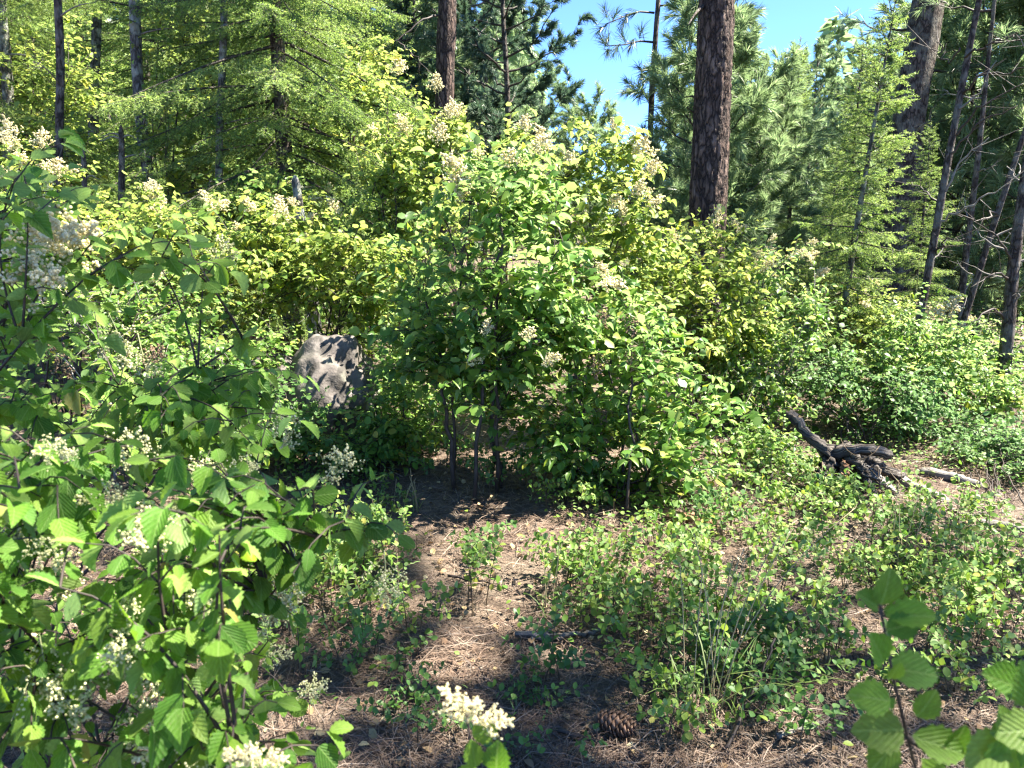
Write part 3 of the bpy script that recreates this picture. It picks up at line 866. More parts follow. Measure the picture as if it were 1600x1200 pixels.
def big_trunk():
    foot, P, z = path_through(at(1105, 345, 9.0), at(1120, 0, 9.0), 22.0, .0)
    loc = foot
    root = thing('ponderosa_pine', 'thick straight pine trunk with deeply furrowed dark bark, sunlit down one side', 'tree', loc)
    n, s = 300, 72
    zz = np.concatenate([np.linspace(-.1, 5.2, 250), np.linspace(5.25, 22, 50)])
    px = np.interp(zz, z, P[:, 0]); py = np.interp(zz, z, P[:, 1])
    rad = np.interp(zz, [-.1, 0, .5, 3, 5, 22], [.30, .27, .222, .198, .185, .05])
    V = np.zeros((n, s, 3)); a = np.arange(s) * 2 * math.pi / s
    for i in range(n):
        for j in range(s):
            q = Vector((math.cos(a[j]) * 3.4, math.sin(a[j]) * 3.4, zz[i] * 4.2)) + mnoise.noise_vector(Vector((math.cos(a[j]) * 2, math.sin(a[j]) * 2, zz[i] * 3))) * .5
            if zz[i] < 5.3:
                d4 = mnoise.voronoi(q * 1.25 + mnoise.noise_vector(q * 2.0) * .25)[0]
                e = min(1., (d4[1] - d4[0]) * 3.2)
                fu = min(1., abs(mnoise.noise(Vector((q.x * 1.3, q.y * 1.3, q.z * .35)))) * 3.5)
                h = (e ** .6 * .55 + fu * .6 - .7) * .020 + .008 * mnoise.noise(q * 6) + .005 * mnoise.noise(q * 14)
            else: h = 0
            r = rad[i] + h
            V[i, j] = (px[i] + r * math.cos(a[j]), py[i] + r * math.sin(a[j]), zz[i])
    i, j = np.meshgrid(np.arange(n - 1), np.arange(s), indexing='ij'); j2 = (j + 1) % s
    q = np.stack([i * s + j, i * s + j2, (i + 1) * s + j2, (i + 1) * s + j], -1).reshape(-1, 4)
    g = Geo(); g.add(V.reshape(-1, 3), [q])
    g.build('trunk', M['bark_pine'], root, origin=(0, 0, 0), smooth=True)
    _, cr = pine_parts(5, 22, 12.0, 2.4, 26, .05, 6, 40, .19, .006, path=P)
    cr.build('crown', [M['needle_pine'], M['twig_dark'], M['twig_grey']], root, origin=(0, 0, 0))
    g = Geo()
    b0 = at(1098, 10, 8.9) - loc; b1 = at(1075, 40, 8.4) - loc
    g.tube(curve(b0, (b0 + b1) / 2 + np.array([0, 0, .05]), b1, 6), np.linspace(.02, .006, 6), 6)
    g.build('branch', M['bark_dark'], root, origin=(0, 0, 0))
big_trunk()

def path_pine(name, label, cat, a, b, H, r, zb, Rmax, n_br, seed, bark, needle, tufts=5, n_need=45, nlen=.17, nwid=.005, wob=.02, dead=0, up=.45, base_flare=1.25, taper=.8, top_r=.35, branches=()):
    foot, P, z = path_through(a, b, H, wob, seed)
    rad = r * np.clip(1 - taper * np.clip(z, 0, H) / H, .05, 1); rad[:3] *= base_flare
    tr, cr = pine_parts(seed, H, zb, Rmax, n_br, r, tufts, n_need, nlen, nwid, path=P, rad=rad, dead=dead, up=up, rough=.10, sides=16, top_r=top_r)
    o = tree(name, label, cat, foot, tr, cr, bark, needle)
    rng = np.random.default_rng(seed + 99)
    for pts_px in branches:
        pts = np.array([at(*p) for p in pts_px]) - foot
        pts = resample(pts, 12); pts[1:-1] += rng.normal(size=(10, 3)) * .012
        g = Geo(); L = np.linalg.norm(pts[-1] - pts[0])
        g.tube(pts, np.linspace(.008 + .008 * L, .003, 12), 6, 0)
        for k in range(int(5 + 4 * L)):
            i = int(rng.integers(3, 11)); dd = unit((pts[i + 1 if i < 11 else i] - pts[i - 1])) + rng.normal(size=3) * .8
            g.sticks([pts[i]], [pts[i] + dd * rng.uniform(.06, .2) * (1 + .4 * L)], .0035, .0012)
        br = g.build('branch', M['twig_dark' if rng.random() < .55 else 'twig_grey'], o, origin=(0, 0, 0), stuff=False)
        KIDS[o.name].append(br)
    return o

A = at
path_pine('ponderosa_pine', 'mid-sized bare pine trunk rising behind the middle shrubs, in front of the dark pine', 'tree', A(696, 180, 13), A(697, 0, 13), 17, .172, 6.2, 2.4, 22, 11, 'bark_pine', 'needle_pine', n_need=30, nlen=.2, nwid=.008, taper=.5,
          branches=[[(684, 24, 12.9), (660, 32, 12.6), (620, 62, 12.4), (575, 82, 12.2)], [(622, 65, 12.4), (650, 90, 12.2), (668, 110, 12.1)]])
path_pine('ponderosa_pine', 'stout dark pine trunk with rough bark and brittle dead twigs, leaning behind the young firs', 'tree', A(1406, 330, 11.5), A(1447, 0, 11.5), 14, .25, 3.6, 1.7, 18, 12, 'bark_dark', 'needle_pine_dark', dead=16, n_need=34, nlen=.2, nwid=.007, wob=.05, taper=.55)
path_pine('lodgepole_pine', 'slender dark leaning trunk with long upswept branches in front of pale needles', 'tree', A(1440, 470, 7), A(1518, 60, 7), 6.3, .041, 4.4, .9, 7, 13, 'bark_dark', 'needle_pine', dead=5, n_need=40, wob=.012, taper=.75,
          branches=[[(1508, 90, 7), (1540, 70, 6.8), (1600, 55, 6.6)], [(1500, 150, 7), (1530, 120, 6.8), (1620, 105, 6.5)], [(1486, 215, 7), (1530, 170, 6.8), (1600, 130, 6.6)],
                    [(1478, 255, 7), (1530, 190, 6.8), (1590, 165, 6.6)], [(1470, 310, 7), (1500, 255, 6.9), (1545, 215, 6.7)], [(1464, 345, 7), (1520, 320, 6.7), (1580, 285, 6.5)],
                    [(1500, 75, 7), (1480, 100, 7.1), (1466, 60, 7.2)], [(1470, 318, 7), (1445, 300, 7.1), (1425, 285, 7.2)], [(1455, 400, 7), (1480, 375, 6.8), (1510, 372, 6.7)]])
path_pine('lodgepole_pine', 'thin dark trunk leaning outward just beside the slender branching one', 'tree', A(1508, 490, 7.6), A(1592, 240, 7.6), 6, .036, 4.6, .7, 5, 14, 'bark_dark', 'needle_pine', dead=8, n_need=40, wob=.015,
          branches=[[(1560, 330, 7.6), (1530, 345, 7.4), (1495, 335, 7.3)], [(1540, 390, 7.6), (1575, 380, 7.3), (1610, 400, 7.1)]])
path_pine('lodgepole_pine', 'rough dark trunk with a thick crooked base at the edge of the forest floor', 'tree', A(1560, 625, 7.0), A(1592, 380, 7.0), 6.4, .060, 4.4, .8, 6, 15, 'bark_dark', 'needle_pine', dead=14, n_need=40, wob=.03, base_flare=1.7,
          branches=[[(1575, 500, 7), (1550, 480, 6.8), (1520, 500, 6.7), (1505, 540, 6.6)], [(1582, 440, 7), (1555, 425, 6.8), (1515, 450, 6.7)], [(1578, 470, 7), (1605, 450, 6.8), (1640, 470, 6.6)], [(1586, 420, 7), (1560, 370, 6.9), (1520, 345, 6.8)]])
path_pine('lodgepole_pine', 'very thin upright trunk between the leaning trunks and the stout dark pine', 'tree', A(1508, 420, 10), A(1528, 240, 10), 6, .05, 3.9, .9, 8, 16, 'bark_dark', 'needle_pine', dead=5, n_need=40, wob=.01)
path_pine('ponderosa_pine', 'thin young pine with sparse tufted branches reaching out over the blue sky gap', 'tree', A(1017, 210, 13), A(1027, 0, 13), 8.5, .062, 5.2, 1.3, 10, 17, 'bark_dark', 'needle_pine', tufts=4, n_need=34, nlen=.19, nwid=.008, wob=.02, taper=.6)

def tufted_branch(parent_name, label_pts, seed, tips_px, Y, thick=.018):
    """A living pine branch with brushes of needles, child of an existing tree."""
    root = bpy.data.objects[parent_name]; rng = np.random.default_rng(seed)
    base = np.array(root.location); g = Geo()
    pts = resample(np.array([at(*p) for p in label_pts]), 12)
    g.tube(pts, np.linspace(thick, .006, 12), 6, 1)
    tips, dirs = [], []
    for (x, y, yy) in tips_px:
        t = at(x, y, yy); k = int(np.argmin(np.linalg.norm(pts - t, axis=1)))
        o = pts[max(0, k - 1)]
        g.sticks([o], [t], .007, .004, 1); tips.append(t); dirs.append(t - o + rng.normal(size=3) * .04)
    tuft(g, np.array(tips), np.array(dirs), 46, .21, .008, rng)
    g.build('branch', [M['needle_pine_dark'], M['twig_dark']], root, stuff=True)
_sky_pine = [o.name for o in bpy.data.objects if 'blue sky gap' in str(o.get('label', ''))][0]
tufted_branch(_sky_pine, [(1022, 20, 13), (1000, 18, 12.9), (970, 28, 12.7), (945, 38, 12.6)], 3, [(945, 15, 12.6), (938, 45, 12.6), (950, 60, 12.5), (962, 22, 12.7), (975, 35, 12.7), (985, 22, 12.8)], 13)
tufted_branch(_sky_pine, [(1021, 66, 13), (1000, 64, 12.9), (975, 70, 12.7), (945, 72, 12.6)], 4, [(940, 62, 12.6), (950, 80, 12.5), (962, 78, 12.6), (972, 55, 12.7), (985, 72, 12.8), (1003, 45, 12.9)], 13)
tufted_branch(_sky_pine, [(1018, 130, 13), (1005, 118, 12.8), (1000, 108, 12.7)], 5, [(998, 106, 12.7), (1003, 122, 12.7), (1000, 150, 12.8), (1030, 140, 12.7)], 13, .012)

# --- firs: the young pale fir, the firs behind it, the big fir with drooping boughs
f_young = fir_parts(21, 4.0, .25, .80, 105, .045, .065, .26, True, 190, .024, .0060, droop=.22, tip_up=.35, lean=(.32, 0))
p = on_ground(1300, 8.2)
tree('douglas_fir', 'pale yellow-green young fir with a thin leaning leader, lit by the sun', 'tree', p, *f_young, 'bark_grey', 'needle_fir_pale', scale=1.02, needle2='needle_fir')
f_mid = fir_parts(22, 5.4, .4, 1.45, 110, .06, .075, .28, True, 110, .027, .0075, droop=.3, tip_up=.2)
p = on_ground(1215, 15)
fm = tree('douglas_fir', 'feathery green fir close behind the thick furrowed trunk, its tip against the sky', 'tree', p, *f_mid, 'bark_dark', 'needle_fir', scale=.98, rotz=1)
copy_tree(fm, 'second feathery fir with an open leader, between the pale young fir and thick trunk', on_ground(1305, 17), 2.4, 1.08)
copy_tree(fm, 'small fir partly hidden at the foot of the pale young fir, tips drooping', on_ground(1415, 9.5), .5, .55)
copy_tree(fm, 'short broad fir standing low among the shrubs behind the grey-leaved bush', on_ground(1280, 9.6), 4.1, .5)
f_big = fir_parts(23, 9.0, 1.2, 2.5, 215, .125, .08, .44, True, 105, .028, .0075, droop=.6, tip_up=.15, shape=.6)
p = on_ground(462, 9.2)
fb = tree('douglas_fir', 'large fir with long drooping light green boughs beside the bare mid-sized pine trunk', 'tree', p, *f_big, 'bark_dark', 'needle_fir')
copy_tree(fb, 'tall fir behind the large drooping fir, its boughs in shade', on_ground(330, 12.5), 2.0, 1.1)
copy_tree(fb, 'tall fir at the end of the row of grey trunks, yellowish boughs', on_ground(55, 10.5), 3.6, .95)
f_low = fir_parts(24, 2.6, .15, 1.0, 60, .035, .065, .24, True, 150, .025, .0065, droop=.4)
tree('douglas_fir', 'small bushy fir with bright tips between the two lichen-grey trunks', 'tree', on_ground(258, 8.0), *f_low, 'bark_grey', 'needle_fir', scale=.95)

# --- bare trunks on the shady side
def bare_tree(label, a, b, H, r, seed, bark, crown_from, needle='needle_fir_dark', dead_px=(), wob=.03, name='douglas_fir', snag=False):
    foot, P, z = path_through(a, b, H, wob, seed)
    rng = np.random.default_rng(seed)
    g = Geo(); rad = r * (1 - .55 * np.clip(z, 0, H) / H); rad[:3] *= 1.3
    if snag: rad[-1] *= .35
    g.tube(P, rad, 14, rough=.10, rng=rng)
    cr = None
    if not snag:
        _, cr = fir_parts(seed, H, crown_from, 1.7, 34, r, .10, .34, False, 110, .032, .007, droop=.4)
        for v in cr.v:
            zz = v[:, 2]; v[:, 0] += np.interp(zz, z, P[:, 0]); v[:, 1] += np.interp(zz, z, P[:, 1])
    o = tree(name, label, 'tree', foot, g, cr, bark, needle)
    for k in range(9):
        zz = rng.uniform(.5, min(H, 5.2)); q = np.array([np.interp(zz, z, P[:, c]) for c in range(3)])
        az = rng.uniform(0, 6.3); d = np.array([math.cos(az), math.sin(az), rng.uniform(-.3, .35)])
        L = rng.uniform(.25, .9) * (.4 if snag else 1)
        g2 = Geo(); pts = curve(q, q + d * L * .5 + np.array([0, 0, .08]), q + d * L, 6)
        g2.tube(pts, np.linspace(.011, .003, 6), 5)
        for j in range(4):
            i = int(rng.integers(2, 6)); g2.sticks([pts[i]], [pts[i] + (d + rng.normal(size=3) * .7) * L * .25], .003, .001)
        KIDS[o.name].append(g2.build('branch', M['twig_grey'], o, origin=(0, 0, 0), stuff=True))
    return o
bare_tree('pale lichen-grey trunk, the straighter and thicker of the two bare grey trunks', A(229, 215, 9.4), A(207, 0, 9.4), 11, .075, 31, 'bark_grey', 5.4)
bare_tree('slim trunk, grey below and dark above, between the pale trunk and the drooping fir', A(348, 310, 9.0), A(344, 0, 9.0), 10, .05, 32, 'bark_grey', 5.0)
bare_tree('dark shaded trunk among yellow leaves, near the group of dead stubs', A(95, 300, 8.6), A(84, 0, 8.6), 10, .05, 33, 'bark_dark', 4.8)
bare_tree('pale trunk at the very edge of the view beyond the leafy branches', A(10, 260, 10), A(4, 0, 10), 11, .08, 34, 'bark_grey', 5.5)
bare_tree('short dark broken snag beside the pale lichen-grey trunk', A(184, 300, 8.2), A(183, 205, 8.2), 2.75, .055, 35, 'bark_dark', 9, snag=True, name='dead_snag')
bare_tree('low ragged dark snag beside the dark shaded trunk', A(126, 300, 8.0), A(127, 225, 8.0), 2.5, .05, 36, 'bark_dark', 9, snag=True, name='dead_snag')
bare_tree('grey trunk far back among the leaves, between pale trunk and shaded trunk', A(150, 200, 12), A(146, 0, 12), 11, .085, 37, 'bark_grey', 6.0)
bare_tree('short pale broken stub standing under the drooping fir boughs', A(470, 330, 8.0), A(466, 285, 8.0), 2.15, .085, 38, 'bark_grey', 9, snag=True, name='dead_snag')

# --- pines behind
pd = pine_parts(41, 12, 1.2, 2.7, 60, .12, 12, 75, .21, .015, up=.5)
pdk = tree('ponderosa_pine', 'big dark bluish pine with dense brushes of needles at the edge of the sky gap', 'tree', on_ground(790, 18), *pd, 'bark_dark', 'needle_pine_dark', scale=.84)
copy_tree(pdk, 'dark pine standing behind the bare mid-sized pine trunk', on_ground(735, 20), 2.0, .95)
py_ = pine_parts(42, 5.0, .4, 1.35, 52, .055, 10, 64, .20, .009, up=.7)
pyg = tree('ponderosa_pine', 'young pale green pine filling the space just before the thick furrowed trunk', 'tree', on_ground(1082, 12.5), *py_, 'bark_dark', 'needle_pine')
copy_tree(pyg, 'young pale green pine close behind the thick furrowed trunk, on its sunny side', on_ground(1165, 13.0), 1.3, .86)
copy_tree(pyg, 'young pine under the sky gap with its lower trunk dark', on_ground(1062, 16), 3.3, .86)
copy_tree(pyg, 'little distant pine with rounded top at the foot of the sky gap', on_ground(918, 26), 2.2, 1.12)
copy_tree(pyg, 'pale soft-needled pine crowded behind the slender leaning trunk', on_ground(1515, 12.0), 5.0, 1.15)
copy_tree(pyg, 'pale soft-needled pine behind the rough crooked-base trunk', on_ground(1630, 11.0), 2.9, 1.1)
copy_tree(pyg, 'pale pine filling the gap between the stout dark pine and the leaning trunk', on_ground(1470, 13.0), 0.4, 1.2)
p2 = pine_parts(43, 9.0, .8, 1.9, 60, .09, 11, 60, .21, .015, up=.6)
ptall = tree('ponderosa_pine', 'tall grey-green pine behind the stout dark trunk, dense to the ground', 'tree', on_ground(1400, 15), *p2, 'bark_dark', 'needle_pine', scale=.72)
for px, Y, rz, s, lab in [
    (1570, 15, 1.0, .62, 'grey-green pine in the crowd beyond the leaning trunks, outermost of that crowd'),
    (1490, 19, 2.1, .8, 'distant pine glimpsed between the stout dark trunk and the leaning one'),
    (1190, 20, 3.0, .66, 'distant pine beyond the thick furrowed trunk, top just under the sky'),
    (1330, 22, 4.2, .78, 'distant pine whose top shows low over the pale young fir'),
    (1100, 24, 5.1, .85, 'far pine hidden mostly by the thick furrowed trunk'),
    (640, 19, .6, 1.15, 'shaded pine between the drooping fir and the bare mid-sized trunk'),
    (1030, 27, .3, .5, 'far low pine at the foot of the thin young pine'),
    (760, 27, 1.5, 1.3, 'far pine seen through the dark bluish pine'),
    (845, 30, 2.6, .8, 'far pine low behind the edge of the dark bluish pine'),
    (1240, 28, 3.9, .9, 'far pine deep behind the two feathery firs'),
    (1660, 20, 4.4, .7, 'far tall pine at the outer edge behind the pale soft-needled pines'),
]:
    copy_tree(ptall, lab, on_ground(px, Y), rz, s)
f_back = fir_parts(25, 10, .5, 2.3, 120, .12, .12, .45, True, 62, .045, .018, droop=.4)
fbk = tree('douglas_fir', 'deep green fir straight behind the large drooping fir', 'tree', on_ground(500, 14), *f_back, 'bark_dark', 'needle_fir')
for px, Y, rz, s, lab in [
    (400, 16, 1.0, 1.05, 'fir in the dense wood behind the slim grey trunk'),
    (270, 15, 2.2, 1.0, 'fir in the dense wood just behind the pale lichen-grey trunk'),
    (180, 18, 3.3, 1.2, 'fir deep in the wood behind the dead snags'),
    (110, 14, 4.0, 1.0, 'fir shading the yellow leaves by the dark shaded trunk'),
    (20, 16, 5.0, 1.1, 'fir at the outer edge of the dense wood behind the palest trunk'),
    (-60, 13, .7, 1.0, 'fir just outside the row of grey trunks'),
    (580, 17, 1.8, 1.0, 'fir standing between the large drooping fir and the mid-sized pine'),
    (660, 24, 2.9, 1.1, 'far fir seen past the bare mid-sized pine trunk'),
    (450, 24, 3.7, 1.3, 'far fir topping the wood behind the drooping fir'),
    (330, 26, 4.8, 1.4, 'far fir in the thick of the wood behind the slim grey trunk'),
    (210, 27, 5.6, 1.4, 'far fir closing the wood behind the pale trunk'),
    (80, 25, .2, 1.4, 'far fir closing the wood behind the dark shaded trunk'),
    (1430, 26, 1.2, .75, 'far fir behind the stout dark pine'),
    (1560, 27, 2.0, .8, 'far fir filling the gap past the leaning trunks'),
    (1150, 32, 4.0, .80, 'far fir just visible past the sunny edge of the thick trunk'),
    (960, 34, 3.0, .42, 'tiny far fir in the bottom of the sky gap'),
]:
    copy_tree(fbk, lab, on_ground(px, Y), rz, s)
# the wooded slopes that close the view on both sides of the gap
def far_forest():
    rng = np.random.default_rng(808); g = Geo()
    tmpl = []
    for sd in (1, 2, 3, 4):
        r = np.random.default_rng(sd); n = 300; h = r.random(n) ** .75
        a = r.uniform(0, 6.28, n); R_ = (1 - h) * .19 * r.uniform(.3, 1.1, n) + .008
        P = np.stack([np.cos(a) * R_, np.sin(a) * R_, .08 + .92 * h - R_ * .35], -1)
        d = np.stack([np.cos(a), np.sin(a), -.35 + r.normal(size=n) * .25], -1)
        q = Geo(); q.batch(T_DIA, P, frames(d, np.array([0, 0, 1.]) + r.normal(size=(n, 3)) * .5), r.uniform(.05, .10, n))
        q.sticks([[0, 0, -.02]], [[0, 0, 1]], .009, .001, 1)
        tmpl.append(q)
    for k in range(900):
        y = rng.uniform(34, 135); x = rng.uniform(-.95, .95) * y
        az = x / y
        if .03 < az < .22 and (y < 60 or rng.random() < .3): continue
        z = float(gz(x, y)); H = rng.uniform(6, 13) * (.45 if .03 < az < .22 else 1)
        t = tmpl[k % 4]; a = rng.uniform(0, 6.28); c, s_ = math.cos(a), math.sin(a)
        Rm = np.array([[c, -s_, 0], [s_, c, 0], [0, 0, 1.]])
        V = np.concatenate(t.v) @ Rm.T * H + [x, y, z]
        n0 = g.n; g.v.append(V); g.uv.append(np.zeros((len(V), 2))); g.n += len(V)
        for f, m in t.f: g.f.append((f + n0, m))
    g.build('far_forest', [M['needle_pine'], M['twig_dark']], stuff=True)
far_forest()
# pines standing beside the camera's clearing; their high crowns throw the dappled shade
ps = pine_parts(44, 12, 5.6, 2.3, 26, .15, 7, 44, .2, .010, up=.4)
side = None
for x, y, rz, s, lab in [
    (4.1, 1.9, 0, 1.0, 'tall pine beside the clearing whose crown shades the nearby leafy branches'),
    (5.9, 3.3, 2, 1.0, 'tall pine beside the clearing whose crown dapples the needle floor'),
    (7.6, 2.2, 4, 1.0, 'tall pine beside the clearing standing behind the other two'),
]:
    p = (x, y, float(gz(x, y)))
    if side is None: side = tree('ponderosa_pine', lab, 'tree', p, *ps, 'bark_pine', 'needle_pine_dark')
    else: copy_tree(side, lab, p, rz, s)
# ------------------------------------------------------------------ boulder, log, root stump, logs
def rock_mesh(seed, size, flat=.0, sub=5):
    import bmesh
    bm = bmesh.new(); bmesh.ops.create_icosphere(bm, subdivisions=sub, radius=1)
    rng = random.Random(seed); off = Vector((rng.random() * 50, rng.random() * 50, 3))
    for v in bm.verts:
        p = v.co.copy()
        k = 1 + .22 * mnoise.noise(p * 1.1 + off) + .18 * mnoise.noise(p * 2.3 + off) + .07 * mnoise.noise(p * 5 + off) + .028 * mnoise.noise(p * 12 + off)
        c = mnoise.voronoi(p * 1.4 + off)[0]
        k -= .10 * max(0, .18 - (c[1] - c[0]))
        v.co = Vector((p.x * size[0], p.y * size[1], p.z * size[2])) * k
    me = bpy.data.meshes.new('boulder'); bm.to_mesh(me); bm.free()
    me.polygons.foreach_set('use_smooth', np.ones(len(me.polygons), bool))
    me.materials.append(M['rock'])
    return me
bp = at(505, 620, 5.6)
b = link('boulder', rock_mesh(21, (.37, .35, .49)), loc=(bp[0] + .03, bp[1] - .05, .37))
b.rotation_euler = (0, R(14), .4)
tag(b, 'rough grey boulder half hidden in the shrubs, dappled with leaf shadows', 'boulder')
bp2 = at(430, 640, 5.9)
b2 = link('boulder', rock_mesh(9, (.34, .34, .40), sub=4), loc=(bp2[0], bp2[1], .30))
tag(b2, 'shaded dark boulder tucked against the sunlit one, leaves in front', 'boulder')

def log_mesh(name, pts, r0, r1, mat, seed, sides=14, rough=.14, twist=0, parent=None, n=22, jit=.10):
    rng = np.random.default_rng(seed); pts = resample(pts, n)
    pts[1:-1] += rng.normal(size=(n - 2, 3)) * r0 * jit
    g = Geo(); t = np.linspace(0, 1, n)
    prof = 1 + rough * np.sin(np.arange(sides) * 2.3 + seed)[None] * np.ones((n, 1)) + rng.uniform(-.05, .05, (n, sides))
    rad = (r0 + (r1 - r0) * t) * (1 + .10 * np.sin(t * 9 + seed) + .18 * jit * rng.normal(size=n) + .12 * np.sin(t * 3.7 + 2 * seed))
    tg = unit(np.gradient(pts, axis=0)); ref = np.array([0, 0, 1.]) if abs(tg[:, 2]).mean() < .8 else np.array([1., 0, 0])
    u = unit(np.cross(tg, ref)); w = np.cross(u, tg)
    a = np.arange(sides) * 2 * math.pi / sides
    aa = a[None] + twist * t[:, None]
    V = pts[:, None] + (rad[:, None] * prof)[..., None] * (np.cos(aa)[..., None] * u[:, None] + np.sin(aa)[..., None] * w[:, None])
    V = V.reshape(-1, 3)
    i, j = np.meshgrid(np.arange(n - 1), np.arange(sides), indexing='ij'); j2 = (j + 1) % sides
    q = np.stack([i * sides + j, i * sides + j2, (i + 1) * sides + j2, (i + 1) * sides + j], -1).reshape(-1, 4)
    V = np.concatenate([V, pts[:1], pts[-1:] + tg[-1:] * r1 * .8]); jj = np.arange(sides); j2 = (jj + 1) % sides
    f1 = np.stack([j2, jj, np.full(sides, n * sides)], -1)
    f2 = np.stack([(n - 1) * sides + jj, (n - 1) * sides + j2, np.full(sides, n * sides + 1)], -1)
    Ls = np.concatenate([[0], np.cumsum(np.linalg.norm(np.diff(pts, axis=0), axis=1))])
    uu = np.abs(np.arange(sides) / sides * 2 - 1)
    uv = np.stack([np.tile(uu, (n, 1)), np.tile(Ls[:, None], (1, sides))], -1).reshape(-1, 2)
    uv = np.concatenate([uv, [[.5, 0], [.5, Ls[-1]]]])
    g.add(V, [q, f1, f2], 0, uv)
    return g
lg = log_mesh('x', [at(345, 548, 5.9) + [0, 0, 0], at(395, 545, 6.1), at(440, 535, 6.4)], .085, .10, 'rot_wood', 3)
o = lg.build('fallen_log', M['rot_wood'], smooth=True)
tag(o, 'reddish-brown rotten log end poking out above the shaded boulder', 'log')

# root stump: a weathered root wad, one arm rearing up, one lying across
sp = ground_at(1335, 762)
sroot = thing('tree_stump', 'dark overturned root stump with one charred arm rearing up and one lying flat', 'stump', sp)
Ys = sp[1]
lgb = Geo()
import bmesh as _bm
def stump_body():
    bm = _bm.new(); _bm.ops.create_icosphere(bm, subdivisions=4, radius=1)
    for v in bm.verts:
        p = v.co.copy()
        k = 1 + .40 * mnoise.noise(p * 1.5) + .20 * abs(mnoise.noise(Vector((p.x * 2, p.y * 9, p.z * 9)))) + .06 * mnoise.noise(p * 11)
        v.co = Vector((p.x * .16, p.y * .12, p.z * .11)) * k
    uvl = bm.loops.layers.uv.new('UVMap')
    for f in bm.faces:
        for l in f.loops: l[uvl].uv = (math.atan2(l.vert.co.y, abs(l.vert.co.x)) * .7, l.vert.co.z * 3)
    me = bpy.data.meshes.new('stump_body'); bm.to_mesh(me); bm.free(); me.materials.append(M['char_wood'])
    return me
sb = link('stump_body', stump_body(), sroot, loc=(.03, .08, .13))
for k, (pts, r0, r1, mat, tw) in enumerate([
    ([(1300, 720, 0), (1288, 700, -.05), (1262, 680, -.05), (1248, 660, 0), (1232, 648, .0)], .042, .022, 'char_wood', 2.5),
    ([(1285, 706, .02), (1320, 706, -.06), (1350, 702, -.10), (1376, 706, -.10), (1392, 712, -.08)], .040, .020, 'char_wood', 1.2),
    ([(1330, 712, -.04), (1326, 700, -.02), (1322, 692, 0)], .04, .02, 'char_wood', 0),
    ([(1335, 715, -.10), (1348, 735, -.16), (1352, 752, -.18), (1362, 770, -.22)], .045, .022, 'char_wood', 1),
    ([(1345, 730, -.08), (1372, 752, -.10), (1400, 772, -.12)], .04, .02, 'dead_wood', 1),
    ([(1300, 722, -.06), (1285, 745, -.1), (1270, 760, -.12)], .05, .03, 'char_wood', 1),
    ([(1322, 725, -.14), (1318, 748, -.18), (1312, 765, -.2)], .03, .015, 'rot_wood', 1),
    ([(1355, 720, .0), (1385, 735, .05), (1410, 745, .1)], .04, .02, 'char_wood', 1)]):
    P3 = [at(x, y, Ys + d) for x, y, d in pts]
    log_mesh('root', P3, r0, r1, mat, k + 5, 14, .34, tw, jit=.13).build('root', M[mat], sroot, smooth=True)
rng = np.random.default_rng(77)
g = Geo()
for k in range(46):
    q = np.array(sroot.location) + rng.normal(size=3) * [.14, .05, .06] + [0, -.12, .16]
    d = unit(rng.normal(size=3) + [0, -.6, -.7]) * rng.uniform(.08, .24)
    g.tube(curve(q, q + d * .5 + rng.normal(size=3) * .03, q + d, 5), np.linspace(.004, .0012, 5), 3)
g.build('rootlets', M['stem_brown'], sroot, stuff=True)

for k, (a, b_, r0, r1, mat, lab) in enumerate([
    ((1385, 752, .2), (1478, 790, .15), .040, .028, 'dead_wood', 'grey weathered log lying beside the dark root stump'),
    ((1440, 742, .3), (1540, 765, .3), .035, .022, 'dead_wood', 'second grey log half sunk in leaves beyond the root stump'),
    ((1530, 822, .0), (1610, 834, .0), .022, .015, 'dead_wood', 'thin pale bleached log by the edge of the forest floor'),
    ((1040, 812, .0), (1110, 826, .0), .04, .03, 'rot_wood', 'short dark log under the drooping edge of the middle shrub')]):
    pa, pb = ground_at(a[0], a[1]), ground_at(b_[0], b_[1])
    pa[2] += r0 * .6; pb[2] += r1 * .6
    o = log_mesh('fallen_log', [pa, (pa + pb) / 2 + [0, 0, .02], pb], r0, r1, mat, k + 30, 12, .12).build('fallen_log', M[mat], smooth=True)
    tag(o, lab, 'log')

